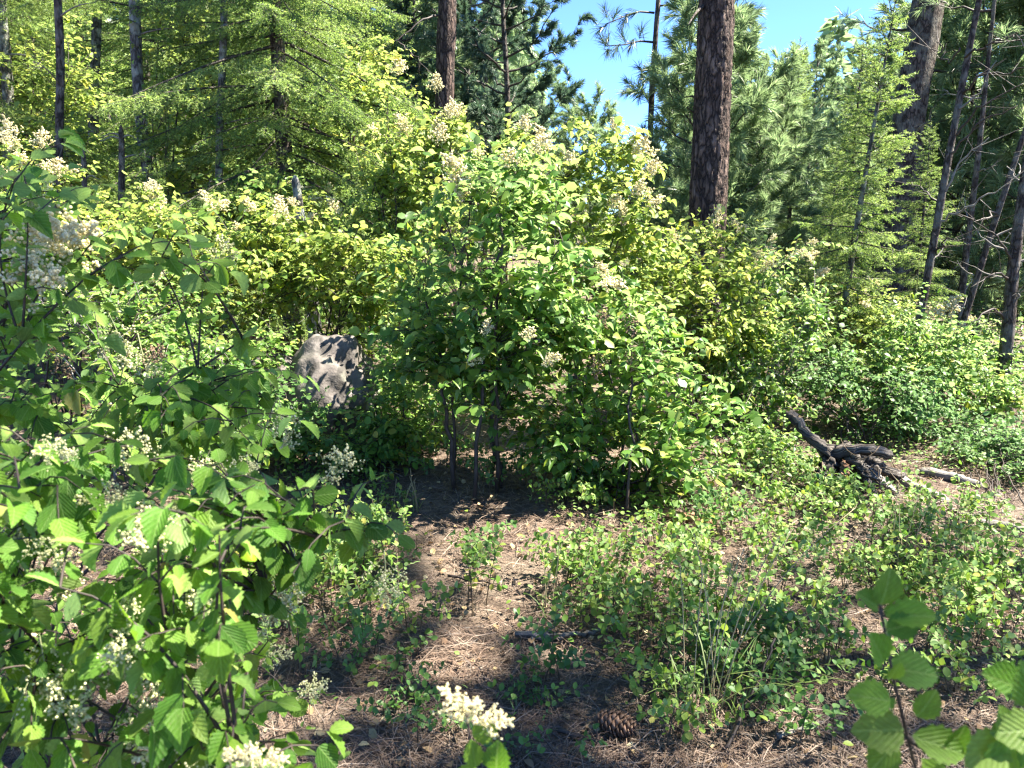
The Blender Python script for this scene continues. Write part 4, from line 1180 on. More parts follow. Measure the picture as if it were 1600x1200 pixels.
for k, (pts, r, mat, lab) in enumerate([
    ([(805, 1000), (850, 1003), (905, 1000), (950, 992)], .014, 'dead_wood', 'gnarled grey stick lying across the bare needle floor'),
    ([(600, 1075), (650, 1030), (680, 1005)], .007, 'twig_dark', 'thin dark twig lying below the pale sunlit needles'),
    ([(1215, 1160), (1255, 1145), (1285, 1138)], .010, 'dead_wood', 'pale bleached stick lying by the shaded hollow'),
    ([(1350, 900), (1390, 925), (1420, 960)], .007, 'dead_wood', 'thin grey stick among the low leaves above the leafy sprig'),
    ([(700, 905), (760, 915), (800, 930)], .006, 'twig_dark', 'short twig on the shaded needles below the slim dark stems'),
    ([(1130, 1180), (1180, 1120), (1205, 1085)], .008, 'twig_dark', 'dark leaning twig sticking up beside the dry grass'),
    ([(1480, 800), (1510, 812), (1545, 812)], .010, 'dead_wood', 'bare pale branch lying past the second grey log'),
    ([(870, 1150), (930, 1165), (975, 1180)], .007, 'twig_dark', 'dark twig lying under the pine cone')]):
    P3 = []
    for i, q in enumerate(pts):
        w = ground_at(*q); w[2] += .012 + r + (.10 * i if 'sticking' in lab else 0); P3.append(w)
    g = log_mesh('stick', P3, r, r * .45, mat, k + 50, 8, .22, n=18, jit=.35)
    rs = np.random.default_rng(k + 700); PP = resample(np.array(P3), 18)
    for j in range(4):
        i = int(rs.integers(3, 15)); dd = unit(PP[i + 2] - PP[i]) + rs.normal(size=3) * [.8, .8, .35] + [0, 0, .15]
        q = PP[i] + unit(dd) * r * rs.uniform(4, 9)
        g.tube(curve(PP[i], (PP[i] + q) / 2 + rs.normal(size=3) * r * .6, q, 5), np.linspace(r * .45, r * .15, 5), 5)
    o = g.build('fallen_stick', M[mat], smooth=True); tag(o, lab, 'stick')

# pine cone
pc = ground_at(958, 1150)
croot = thing('pine_cone', 'brown open pine cone lying on the needles', 'pine cone', pc + [0, 0, .052])
V = np.array([[0, 0, 0], [-.5, .6, .05], [0, 1, .18], [.5, .6, .05], [0, .6, -.12]])
g = Geo(); g.add(V, [np.array([[0, 3, 2], [0, 2, 1], [0, 1, 4], [0, 4, 3], [1, 2, 4], [4, 2, 3]])]); scale_me = g.mesh('cone_scale', [M['cone']])
g = Geo(); g.tube(np.array([[-.045, 0, 0], [-.02, 0, 0], [.02, 0, 0], [.05, 0, 0]]), [.012, .02, .018, .005], 8); g.build('cone_core', M['cone'], croot, origin=(0, 0, 0))
for k in range(70):
    t = k / 70; a = k * 2.3999; xx = -.045 + .095 * t
    rr = .016 * math.sin(math.pi * (.15 + .8 * t)) + .004
    d = np.array([.55 - .2 * (1 - t), math.cos(a), math.sin(a)])
    Rm = frames(d[None], np.array([[1., 0, 0]]))[0]
    o = link('cone_scale', scale_me, croot)
    m = Matrix(Rm.tolist()).to_4x4() @ Matrix.Scale(.013 + .016 * math.sin(math.pi * (.1 + .8 * t)), 4)
    m.translation = Vector((xx, math.cos(a) * rr * .5, math.sin(a) * rr * .5)); o.matrix_basis = m
croot.rotation_euler = (0, R(4), R(-20)); croot.scale = (1.3,) * 3

# ------------------------------------------------------------------ litter of pine needles and dry leaves
rng = np.random.default_rng(101)
def litter():
    n = 92000
    y = 1.7 + 7.5 * rng.random(n) ** 1.35; x = rng.uniform(-.85, .85, n) * (.75 * y + .4)
    pat = np.sin(2.1 * x + 1.3 * np.sin(1.7 * y)) + np.sin(2.7 * y + 1.1 * np.sin(2.3 * x) + 1) + .8 * np.sin(5.3 * x - 4.1 * y)
    keep = rng.random(n) < np.clip(.85 + .3 * pat, .38, 1); x, y = x[keep], y[keep]; n = len(x)
    z = gz(x, y)
    a = rng.uniform(0, math.pi * 2, n); L = rng.uniform(.08, .20, n)
    tilt = rng.normal(size=n) * .13
    lift = rng.random(n) ** 2.5 * .028 + .004
    d = np.stack([np.cos(a) * np.cos(tilt), np.sin(a) * np.cos(tilt), np.sin(tilt)], -1)
    s = np.stack([-np.sin(a), np.cos(a), rng.normal(size=n) * .3], -1)
    w = (.0008 + .00018 * y)[:, None] * s * rng.uniform(.7, 1.2, (n, 1))
    c = np.stack([x, y, z + lift], -1); bend = s * (rng.normal(size=n) * .16 * L)[:, None]
    p0 = c - d * L[:, None] / 2; p1 = c + bend * .6; p2 = c + d * L[:, None] / 2
    for p in (p0, p1, p2):
        p[:, 2] = np.maximum(p[:, 2], gz(p[:, 0], p[:, 1]) + .003)
    V = np.stack([p0 - w, p0 + w, p1 + w, p1 - w, p2], 1).reshape(-1, 3)
    b = np.arange(n)[:, None] * 5
    g = Geo(); g.add(V, [np.concatenate([b, b + 1, b + 2, b + 3], 1), np.concatenate([b + 3, b + 2, b + 4], 1)])
    o = g.build('pine_needle_litter', M['dry_needle'], stuff=True)
    m = 5200
    yb = 1.8 + 5 * rng.random(m) ** 1.2; xb = rng.uniform(-.85, .85, m) * (.75 * yb + .3)
    Pb = np.stack([xb, yb, gz(xb, yb) + .006 + .014 * rng.random(m)], -1); ab = rng.uniform(0, 6.28, m)
    db = np.stack([np.cos(ab), np.sin(ab), rng.normal(size=m) * .25], -1)
    g = Geo(); g.batch(T_DIA, Pb, frames(db, np.array([0, 0, 1.]) + rng.normal(size=(m, 3)) * .5), np.stack([rng.uniform(.006, .02, m), rng.uniform(.01, .035, m), np.ones(m) * .02], -1))
    g.sticks(Pb[::4], Pb[::4] + db[::4] * rng.uniform(.03, .16, (len(Pb[::4]), 1)) * [1, 1, .35], .0022, .0012)
    g.build('bark_litter', M['bark_chip'], stuff=True)
    n = 2600
    y = 1.9 + 6 * rng.random(n); x = rng.uniform(-.9, .9, n) * (.75 * y + .3)
    P = np.stack([x, y, gz(x, y) + .012 + .012 * rng.random(n)], -1)
    a = rng.uniform(0, 6.28, n); d = np.stack([np.cos(a), np.sin(a), rng.normal(size=n) * .25], -1)
    g = Geo(); g.batch(T_FAR, P, frames(d, np.array([0, 0, 1.]) + rng.normal(size=(n, 3)) * .4), rng.uniform(.018, .045, n))
    g.build('fallen_leaves', M['dry_leaf'], stuff=True)
litter()
# ------------------------------------------------------------------ ocean-spray and other shrubs behind the clearing
def region(parts, seed):
    """parts: (px, py, rx, ry, Y, rY, n) ellipses of twig ends."""
    rng = np.random.default_rng(seed); out = []
    for px, py, rx, ry, Y, rY, n in parts:
        P = blob(at(px, py, Y), (rx / FPX * Y, rY, ry / FPX * Y), n, rng)
        gl = gz(P[:, 0], P[:, 1]) + .06
        P[:, 2] = np.maximum(P[:, 2], gl + .05 * rng.random(n)); out.append(P)
    return np.concatenate(out)

def fl(px, py, Y, ln, kind='cream', d=None, k=[0]):
    k[0] += 1; r = np.random.default_rng(500 + k[0])
    if d is None: d = np.array([r.normal() * .35, -.25 + r.normal() * .2, .8])
    return (at(px, py, Y), unit(np.asarray(d, float)), ln, kind)

G_BACK = 'ocean-spray shrubs along the back of the clearing'
shrub('ocean_spray_shrub', 'tall many-stemmed shrub on slim dark bare stems at the end of the needle floor', 'shrub', ground_at(738, 762),
      region([(760, 430, 140, 190, 4.7, .55, 110), (700, 540, 80, 80, 4.7, .4, 36), (850, 500, 90, 120, 4.6, .45, 45), (800, 290, 90, 80, 4.9, .4, 30), (790, 610, 60, 40, 4.75, .3, 16)], 1), 201,
      n_stems=6, leaf=.072, spacing=.040, twig=.22, n_side=3, side_len=.22, n_obj=300, stem_r=.014, stem_spread=.26, mat='leaf_oak',
      flowers=[fl(735, 300, 4.5, .24), fl(720, 325, 4.5, .2), fl(795, 270, 4.7, .17), fl(775, 330, 4.6, .16), fl(830, 250, 4.8, .18), fl(690, 232, 4.9, .15), fl(750, 258, 4.8, .14),
               fl(850, 575, 4.1, .13), fl(760, 530, 4.2, .11), fl(825, 535, 4.1, .11), fl(745, 575, 4.2, .11), fl(930, 443, 4.2, .16, d=(.8, -.3, .1)), fl(730, 345, 4.4, .13, 'brown', (0, -.3, -1))],
      stem_tips=[at(690, 330, 4.7), at(740, 260, 4.8), at(810, 240, 4.9), at(880, 380, 4.6), at(665, 470, 4.6), at(780, 350, 4.4)])
shrub('ocean_spray_shrub', 'broad low shrub with drooping dark tangled twigs, beside the slim dark bare stems', 'shrub', ground_at(965, 785),
      region([(990, 590, 120, 110, 4.7, .5, 80), (1060, 680, 90, 80, 4.6, .4, 40), (880, 690, 75, 75, 4.6, .4, 46), (960, 500, 80, 60, 4.8, .4, 30), (1000, 760, 110, 30, 4.5, .3, 30)], 2), 202,
      n_stems=9, leaf=.064, spacing=.038, twig=.2, n_side=3, side_len=.2, n_obj=300, stem_r=.010, stem_spread=.25, mat='leaf_oak',
      flowers=[fl(985, 480, 4.3, .16, 'brown', (0, -.2, -1)), fl(935, 545, 4.3, .17, 'brown', (0, -.2, -1)), fl(985, 540, 4.3, .14, 'brown', (.1, -.2, -1)), fl(940, 475, 4.3, .13, 'brown', (0, -.2, -1)), fl(955, 440, 4.4, .13)])
shrub('ocean_spray_shrub', 'tall shrub topped with cream plumes directly under the blue sky gap', 'shrub', on_ground(905, 5.9),
      region([(930, 360, 100, 120, 5.9, .55, 85), (960, 260, 70, 40, 6.0, .35, 26), (1000, 430, 80, 80, 5.8, .4, 36), (830, 260, 60, 50, 6.0, .3, 18)], 3), 203,
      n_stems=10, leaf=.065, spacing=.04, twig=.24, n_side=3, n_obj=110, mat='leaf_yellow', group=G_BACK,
      flowers=[fl(1000, 262, 5.8, .22), fl(1015, 285, 5.8, .18), fl(985, 245, 5.9, .17), fl(1000, 315, 5.7, .17), fl(960, 330, 5.6, .16), fl(975, 350, 5.6, .14), fl(905, 265, 5.8, .17), fl(968, 210, 6, .13), fl(850, 240, 5.8, .2), fl(820, 215, 5.8, .16), fl(1010, 330, 5.6, .15)])
shrub('ocean_spray_shrub', 'dense yellow-lit shrub around the foot of the thick furrowed trunk', 'shrub', on_ground(1095, 6.6),
      region([(1090, 420, 90, 70, 6.6, .6, 90), (1140, 500, 90, 80, 6.2, .5, 70), (1060, 480, 80, 90, 6.0, .4, 50)], 4), 204,
      n_stems=10, leaf=.06, spacing=.04, twig=.24, n_obj=60, mat='leaf_yellow', flower_n=9, flower_len=.15, group=G_BACK)
shrub('ocean_spray_shrub', 'wide sunlit shrub with pale yellow-green leaves above the boulder', 'shrub', on_ground(330, 6.4),
      region([(300, 400, 110, 75, 6.4, .6, 100), (400, 440, 100, 70, 6.2, .5, 80), (240, 350, 60, 40, 6.6, .4, 30)], 5), 205,
      n_stems=11, leaf=.062, spacing=.038, twig=.24, n_obj=80, mat='leaf_yellow', flower_n=10, flower_len=.16, group=G_BACK)
shrub('ocean_spray_shrub', 'rounded yellow-green shrub between the boulder and the slim dark bare stems', 'shrub', on_ground(520, 6.5),
      region([(520, 420, 95, 80, 6.3, .6, 100), (600, 460, 60, 100, 6.0, .45, 60), (450, 370, 60, 50, 6.6, .4, 40)], 6), 206,
      n_stems=11, leaf=.062, spacing=.038, twig=.24, n_obj=80, mat='leaf_yellow', flower_n=11, flower_len=.17, group=G_BACK)
shrub('ocean_spray_shrub', 'tall loose shrub with bright leaves rising before the bare mid-sized pine trunk', 'shrub', on_ground(640, 6.6),
      region([(650, 290, 75, 110, 6.8, .5, 85), (700, 210, 45, 45, 6.9, .3, 26), (600, 330, 50, 80, 6.8, .4, 30)], 7), 207,
      n_stems=10, leaf=.068, spacing=.042, twig=.26, n_obj=80, mat='leaf_yellow', flower_n=7, flower_len=.17, group=G_BACK,
      flowers=[fl(685, 150, 6.7, .17), fl(640, 200, 6.6, .15), fl(675, 215, 6.6, .16)])
shrub('ocean_spray_shrub', 'shrub with bright leaves under the dark snags and grey trunks', 'shrub', on_ground(90, 6.6),
      region([(60, 330, 100, 90, 6.6, .6, 75), (150, 400, 90, 80, 6.4, .5, 55)], 8), 208,
      n_stems=10, leaf=.062, spacing=.04, twig=.25, n_obj=40, mat='leaf_yellow', flower_n=12, flower_len=.18, group=G_BACK)
shrub('ocean_spray_shrub', 'shaded inner shrub with bare grey twigs behind the nearest leafy branches', 'shrub', on_ground(200, 4.9),
      region([(160, 520, 120, 90, 4.9, .5, 70), (270, 580, 90, 80, 4.8, .4, 40)], 9), 209,
      n_stems=10, leaf=.055, spacing=.045, twig=.22, n_obj=110, mat='leaf_oak', bark='twig_grey', flower_n=5, group=G_BACK)
shrub('low_shrub', 'low dark-leaved shrub growing on the side of the boulder facing the bare stems', 'shrub', ground_at(615, 715),
      region([(615, 640, 55, 60, 5.1, .3, 46), (585, 690, 45, 25, 5.0, .25, 18), (620, 560, 40, 45, 5.4, .25, 14), (640, 460, 50, 50, 5.6, .3, 18)], 10), 210, n_stems=7, leaf=.055, spacing=.034, twig=.18, n_obj=110, mat='leaf_oak', stem_r=.007)
shrub('low_shrub', 'thin low bush in the hollow between the boulder and the slim dark stems', 'shrub', ground_at(660, 725),
      region([(660, 665, 50, 50, 5.4, .3, 34), (560, 715, 50, 25, 4.9, .25, 22)], 19), 219, n_stems=7, leaf=.048, spacing=.036, twig=.18, n_obj=60, mat='leaf_oak', stem_r=.006)
shrub('low_shrub', 'leafy spray covering the foot of the sunlit boulder', 'shrub', ground_at(480, 730),
      region([(470, 690, 60, 35, 5.0, .25, 30), (400, 560, 60, 50, 5.4, .3, 30)], 20), 220, n_stems=7, leaf=.05, spacing=.034, twig=.18, n_obj=80, mat='leaf_oak', stem_r=.006)
shrub('leafy_shrub', 'green bush screening the foot of the slender leaning trunk', 'shrub', on_ground(1445, 6.5),
      region([(1440, 540, 70, 65, 6.4, .4, 70), (1380, 590, 60, 45, 6.2, .4, 40), (1510, 600, 60, 50, 6.4, .4, 40)], 21), 221, n_stems=9, leaf=.05, spacing=.034, twig=.22, n_obj=40, mat='leaf_oak', stem_r=.007)
shrub('low_shrub', 'small-leaved bush low between the closest leafy shrub and the boulder', 'shrub', ground_at(330, 790),
      region([(330, 700, 80, 60, 3.9, .35, 46), (230, 640, 80, 60, 4.1, .35, 40), (250, 500, 90, 60, 5.2, .4, 46)], 22), 222, n_stems=9, leaf=.042, spacing=.03, twig=.2, n_obj=120, mat='leaf_oak', stem_r=.006)
shrub('low_shrub', 'small dark shrub below the shaded boulder, its leaves in clusters', 'shrub', ground_at(440, 735),
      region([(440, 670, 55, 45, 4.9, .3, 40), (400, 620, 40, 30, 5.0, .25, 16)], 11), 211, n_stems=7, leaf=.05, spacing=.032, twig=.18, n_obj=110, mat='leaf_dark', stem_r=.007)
shrub('ocean_spray_shrub', 'tangled sunlit shrub between the thick furrowed trunk and the root stump', 'shrub', on_ground(1190, 6.6),
      region([(1200, 500, 95, 90, 6.4, .5, 90), (1170, 610, 80, 60, 6.0, .4, 50)], 12), 212,
      n_stems=10, leaf=.052, spacing=.036, twig=.22, n_obj=40, mat='leaf_oak', bark='twig_grey', flower_n=9, flower_len=.13, group=G_BACK)
shrub('leafy_shrub', 'bluish-green fine-leaved bush rising behind the root stump with one thin bare stem', 'shrub', ground_at(1330, 700),
      region([(1345, 620, 100, 75, 6.1, .5, 90), (1290, 580, 60, 50, 6.3, .4, 36), (1420, 640, 60, 60, 6.0, .4, 40)], 13), 213,
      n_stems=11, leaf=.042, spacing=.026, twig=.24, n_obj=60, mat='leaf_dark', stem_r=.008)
shrub('ocean_spray_shrub', 'shrub carrying one big cream plume near the base of the leaning dark trunks', 'shrub', on_ground(1480, 7.2),
      region([(1480, 560, 80, 70, 7.2, .5, 70), (1530, 620, 70, 50, 6.8, .4, 36)], 14), 214,
      n_stems=9, leaf=.052, spacing=.036, twig=.24, n_obj=30, mat='leaf_oak', group=G_BACK, flowers=[fl(1478, 505, 7, .27), fl(1435, 500, 7, .2), fl(1500, 525, 7, .16)])
shrub('ocean_spray_shrub', 'pale leafy shrub at the skirts of the pale yellow-green young fir', 'shrub', on_ground(1300, 8.4),
      region([(1290, 490, 100, 55, 8.2, .6, 70), (1380, 510, 80, 50, 8.0, .5, 46)], 15), 215, n_stems=9, leaf=.05, spacing=.038, twig=.26, n_obj=0, mat='leaf_yellow', flower_n=6, flower_len=.16, group=G_BACK)
shrub('leafy_shrub', 'dark green low bush spreading at the edge beyond the grey logs', 'shrub', ground_at(1565, 800),
      region([(1570, 740, 80, 60, 5.2, .5, 70), (1520, 690, 70, 40, 5.8, .4, 40)], 16), 216, n_stems=10, leaf=.04, spacing=.026, twig=.2, n_obj=70, mat='leaf_dark', stem_r=.007)
shrub('leafy_shrub', 'low green bush filling the gap between the broad low shrub and the root stump', 'shrub', ground_at(1190, 790),
      region([(1190, 715, 70, 55, 5.2, .4, 60)], 17), 217, n_stems=9, leaf=.042, spacing=.028, twig=.2, n_obj=70, mat='leaf_oak', stem_r=.007)
shrub('ocean_spray_shrub', 'bright thicket in the gap behind the broad low shrub, small pale leaves', 'shrub', on_ground(1080, 7.4),
      region([(1240, 450, 70, 60, 8.5, .5, 40), (1120, 560, 90, 60, 7.0, .4, 50)], 18), 218, n_stems=9, leaf=.05, spacing=.038, twig=.24, mat='leaf_yellow', flower_n=5, group=G_BACK)
# vine maples and tall brush among the shady trunks
T_MAPLE = 'leafy brush under the trees'
for k, (pts, Y, lab, mat) in enumerate([
    ([(290, 130, 60, 130, 9.6, .7, 100), (270, 260, 70, 60, 9.2, .5, 40)], 9.5, 'tall thin-stemmed maple with small bright leaves between the slim trunk and the pale trunk', 'leaf_yellow'),
    ([(60, 150, 100, 120, 10, .7, 100), (110, 240, 80, 60, 9, .5, 40)], 9.8, 'shaded maple brush around the shaded trunk, yellowed leaves', 'leaf_yellow'),
    ([(430, 220, 60, 60, 10.2, .5, 50), (400, 310, 80, 40, 8.4, .5, 50)], 9.4, 'maple brush below the large drooping fir', 'leaf_oak'),
    ([(560, 200, 90, 110, 9.6, .6, 90), (590, 120, 50, 50, 10.4, .5, 30)], 9.8, 'leafy tall brush between the drooping fir and the bare mid-sized trunk', 'leaf_yellow')]):
    t = region(pts, 30 + k)
    shrub('vine_maple', lab, 'small tree', on_ground(pts[0][0], Y), t, 230 + k, n_stems=7, leaf=.075, spacing=.055, twig=.32, n_side=3, side_len=.3, n_obj=0, mat=mat, stem_r=.02, tmpl='far', stem_spread=.3)
for k, (pts, Y, lab, mat) in enumerate([
    ([(1560, 560, 120, 50, 9.0, .6, 60)], 9.0, 'green thicket beyond the crooked-base trunk', 'leaf_oak'),
    ([(760, 330, 90, 70, 8.2, .6, 60)], 8.2, 'bright thicket seen between the tall many-stemmed shrub and the bare mid-sized trunk', 'leaf_yellow'),
    ([(430, 330, 120, 40, 8.4, .6, 60)], 8.4, 'bright thicket at the foot of the large drooping fir', 'leaf_yellow'),
    ([(700, 640, 120, 45, 6.6, .5, 60)], 6.6, 'low thicket seen past the slim dark bare stems', 'leaf_oak'),
    ([(330, 640, 100, 60, 5.6, .5, 60)], 5.6, 'low dark thicket under the shaded inner shrub', 'leaf_dark')]):
    shrub('leafy_shrub', lab, 'shrub', on_ground(pts[0][0], Y), region(pts, 50 + k), 250 + k, n_stems=9, leaf=.055, spacing=.04, twig=.26, n_obj=0, mat=mat, stem_r=.008, tmpl='far', flower_n=3 if k < 3 else 0)

# ------------------------------------------------------------------ low snowberry clumps and the ground cover between them
def snowberry(px, py, rad, h, n_stem, label, seed, tone='leaf_snow', n_obj=40, leaf=.030):
    rng = np.random.default_rng(seed)
    c = ground_at(px, py)
    root = thing('snowberry_clump', label, 'low shrub', c, 'low snowberry clumps on the needle floor')
    st = Geo(); P, D, Nn, S = [], [], [], []
    for k in range(n_stem):
        r = rad * math.sqrt(rng.random()); a = rng.uniform(0, 6.28)
        f = c + np.array([r * math.cos(a), r * math.sin(a), 0]); f[2] = float(gz(f[0], f[1])) - .01
        H = h * rng.uniform(.55, 1.15)
        out = np.array([math.cos(a), math.sin(a), 0]) * rng.uniform(0, .3) * H + rng.normal(size=3) * .04 * np.array([1, 1, 0])
        pts = curve(f, f + np.array([0, 0, H * .6]) + out * .2, f + np.array([0, 0, H]) + out, 7)
        st.tube(pts, np.linspace(.0032, .0010, 7), 4, cap=False)
        runs = [pts[2:]]
        for j in range(int(rng.integers(2, 5))):
            q = pts[int(rng.integers(2, 6))]; aa = rng.uniform(0, 6.28)
            e = q + np.array([math.cos(aa), math.sin(aa), rng.uniform(.15, .7)]) * rng.uniform(.06, .15)
            p2 = curve(q, (q + e) / 2 + [0, 0, .01], e, 4); st.tube(p2, np.linspace(.0018, .0009, 4), 3, cap=False); runs.append(p2)
        for p2 in runs:
            L = np.linalg.norm(np.diff(p2, axis=0), axis=1).sum()
            n = max(2, int(L / .026)); pp = resample(p2, n + 1)[1:]; T = unit(np.gradient(pp, axis=0)) if len(pp) > 1 else np.array([[0, 0, 1.]])
            b = rng.uniform(0, 3.14)
            for i in range(len(pp)):
                sd = unit(np.cross(T[i], [math.cos(b + 1.57 * i), math.sin(b + 1.57 * i), .2]))
                for s in (1, -1):
                    if rng.random() < .12: continue
                    P.append(pp[i]); D.append(sd * s + T[i] * .35 + rng.normal(size=3) * .2); Nn.append([0, 0, 1.] + rng.normal(size=3) * .35); S.append(leaf * rng.uniform(.6, 1.2))
            P.append(pp[-1]); D.append(T[-1] + rng.normal(size=3) * .3); Nn.append([0, 0, 1.] + rng.normal(size=3) * .5); S.append(leaf)
    st.build('stems', M['stem_brown'], root, stuff=True)
    fill_leaves(root, [np.array(P)], [unit(np.array(D))], [np.array(Nn)], [np.array(S)], rng, 'oval', M[tone], n_obj)
    return root

SN = [
 (430, 860, .22, .34, 14, 'bright yellow-green snowberry clump just under the hanging tip of the nearest leafy branch'),
 (520, 850, .20, .30, 12, 'bright snowberry clump beside the pale fluffy flower heads of the hanging branch'),
 (545, 905, .18, .30, 12, 'leafy snowberry clump left of the bare strip, between two shaded ones'),
 (450, 930, .18, .32, 12, 'sunny snowberry clump close in front of the hanging leafy branch tip'),
 (590, 1040, .14, .22, 8, 'snowberry sprigs at the shaded border of the bare strip near the thin dark twig'),
 (600, 850, .14, .26, 7, 'small snowberry clump at the inner edge of the bare needle floor, partly shaded'),
 (480, 960, .20, .30, 12, 'shaded snowberry clump under the overhanging leafy branch, above the dead flower heads'),
 (560, 960, .16, .24, 7, 'sparse snowberry sprigs on the shaded needles midway down the bare floor'),
 (650, 990, .10, .36, 4, 'few upright snowberry stems with round leaves standing alone in the bare floor'),
 (735, 965, .12, .42, 5, 'upright leafy snowberry stem with yellow top leaves catching the sun'),
 (440, 1040, .15, .26, 7, 'snowberry sprigs with a yellow patch beside the lower leafy branches'),
 (700, 1130, .14, .16, 6, 'tiny seedlings in deep shade just behind the blurred cream flower head'),
 (640, 1110, .10, .12, 5, 'tiny seedlings on the dark litter beside the thin dark twig'),
 (740, 880, .10, .16, 5, 'small dark seedling tuft in the shaded band below the slim dark stems'),
 (700, 735, .16, .20, 8, 'little leafy tuft right at the foot of the slim dark bare stems'),
 (790, 770, .16, .26, 9, 'low leafy tuft between the slim dark stems and the broad low shrub'),
 (620, 790, .12, .18, 6, 'low tuft on the mossy ground below the boulder-side shrub'),
 (880, 790, .2, .26, 11, 'low leafy fringe under the front of the broad low shrub'),
 (905, 900, .20, .26, 13, 'dense green snowberry clump at the head of the mixed patch, below the broad low shrub'),
 (960, 930, .18, .28, 12, 'brightest sunlit snowberry clump in the middle of the floor'),
 (985, 1000, .20, .30, 14, 'yellow-lit snowberry clump spilling toward the gnarled grey stick'),
 (885, 1065, .08, .26, 4, 'dark shaded snowberry stems standing a little behind the pine cone'),
 (1040, 1060, .18, .28, 11, 'snowberry clump in half shade between the pine cone and the dry grass stalks'),
 (1070, 1165, .10, .20, 5, 'sparse snowberry at the bottom edge past the pine cone'),
 (840, 1110, .10, .12, 5, 'tiny seedling by the bare needles below the gnarled grey stick'),
 (840, 1185, .08, .10, 4, 'tiny seedling at the lower edge beneath the pine cone'),
 (1040, 870, .18, .24, 10, 'low snowberry clump beside the sunlit pale needle patch'),
 (1110, 830, .18, .26, 10, 'low snowberry clump by the short dark log'),
 (1130, 950, .22, .32, 14, 'green snowberry clump around the feet of the tall dry grass stalks'),
 (1110, 1030, .20, .30, 13, 'snowberry clump crossed by the long leaning dry stalks'),
 (1200, 1000, .24, .32, 16, 'dense snowberry clump beside the leaning dry stalks, away from the cone'),
 (1180, 1090, .18, .28, 10, 'shaded snowberry clump above the dark leaning twig'),
 (1290, 1060, .22, .30, 14, 'snowberry clump behind the blurred leafy sprig, bright leaf tips'),
 (1250, 1130, .16, .20, 8, 'dark low snowberry around the shaded hollow by the bleached stick'),
 (1280, 910, .24, .28, 15, 'wide snowberry clump on the slope above the blurred leafy sprig'),
 (1210, 850, .2, .26, 11, 'snowberry clump at the border of the pale needle patch, toward the root stump'),
 (1340, 830, .24, .26, 14, 'yellowish ferny clump below the grey weathered log'),
 (1262, 752, .14, .24, 9, 'leafy tuft half hiding the base of the rearing root arm'),
 (1312, 782, .14, .2, 8, 'leafy tuft pressed against the dark underside of the root stump'),
 (1275, 790, .20, .28, 12, 'bright leafy clump at the foot of the root stump'),
 (1430, 860, .24, .26, 13, 'snowberry clump midway between the grey logs and the blurred sprig'),
 (1380, 920, .20, .26, 12, 'snowberry clump just above the top leaf of the blurred sprig'),
 (1480, 940, .24, .28, 14, 'snowberry clump beside the upper leaves of the blurred sprig, in half shade'),
 (1560, 900, .24, .28, 13, 'snowberry clump at the outer edge below the pale bleached log'),
 (1560, 1000, .22, .30, 13, 'shaded snowberry clump at the outer edge behind the blurred leaves'),
 (1500, 1060, .2, .26, 12, 'snowberry clump seen through the gap in the blurred leafy sprig'),
 (1160, 790, .18, .24, 9, 'leafy tuft in front of the green bush beside the broad low shrub'),
 (1480, 820, .2, .24, 10, 'leafy tuft around the second grey log'),
]
for k, (px, py, rad, h, n, lab) in enumerate(SN):
    near = py > 830
    snowberry(px, py, rad * 1.08, h * .85, max(3, int(n * .95)), lab, 600 + k, n_obj=45 if near else 24, tone='leaf_dark' if ('dark' in lab or 'tiny' in lab) else 'leaf_snow', leaf=.026 if 'tiny' in lab else .032)

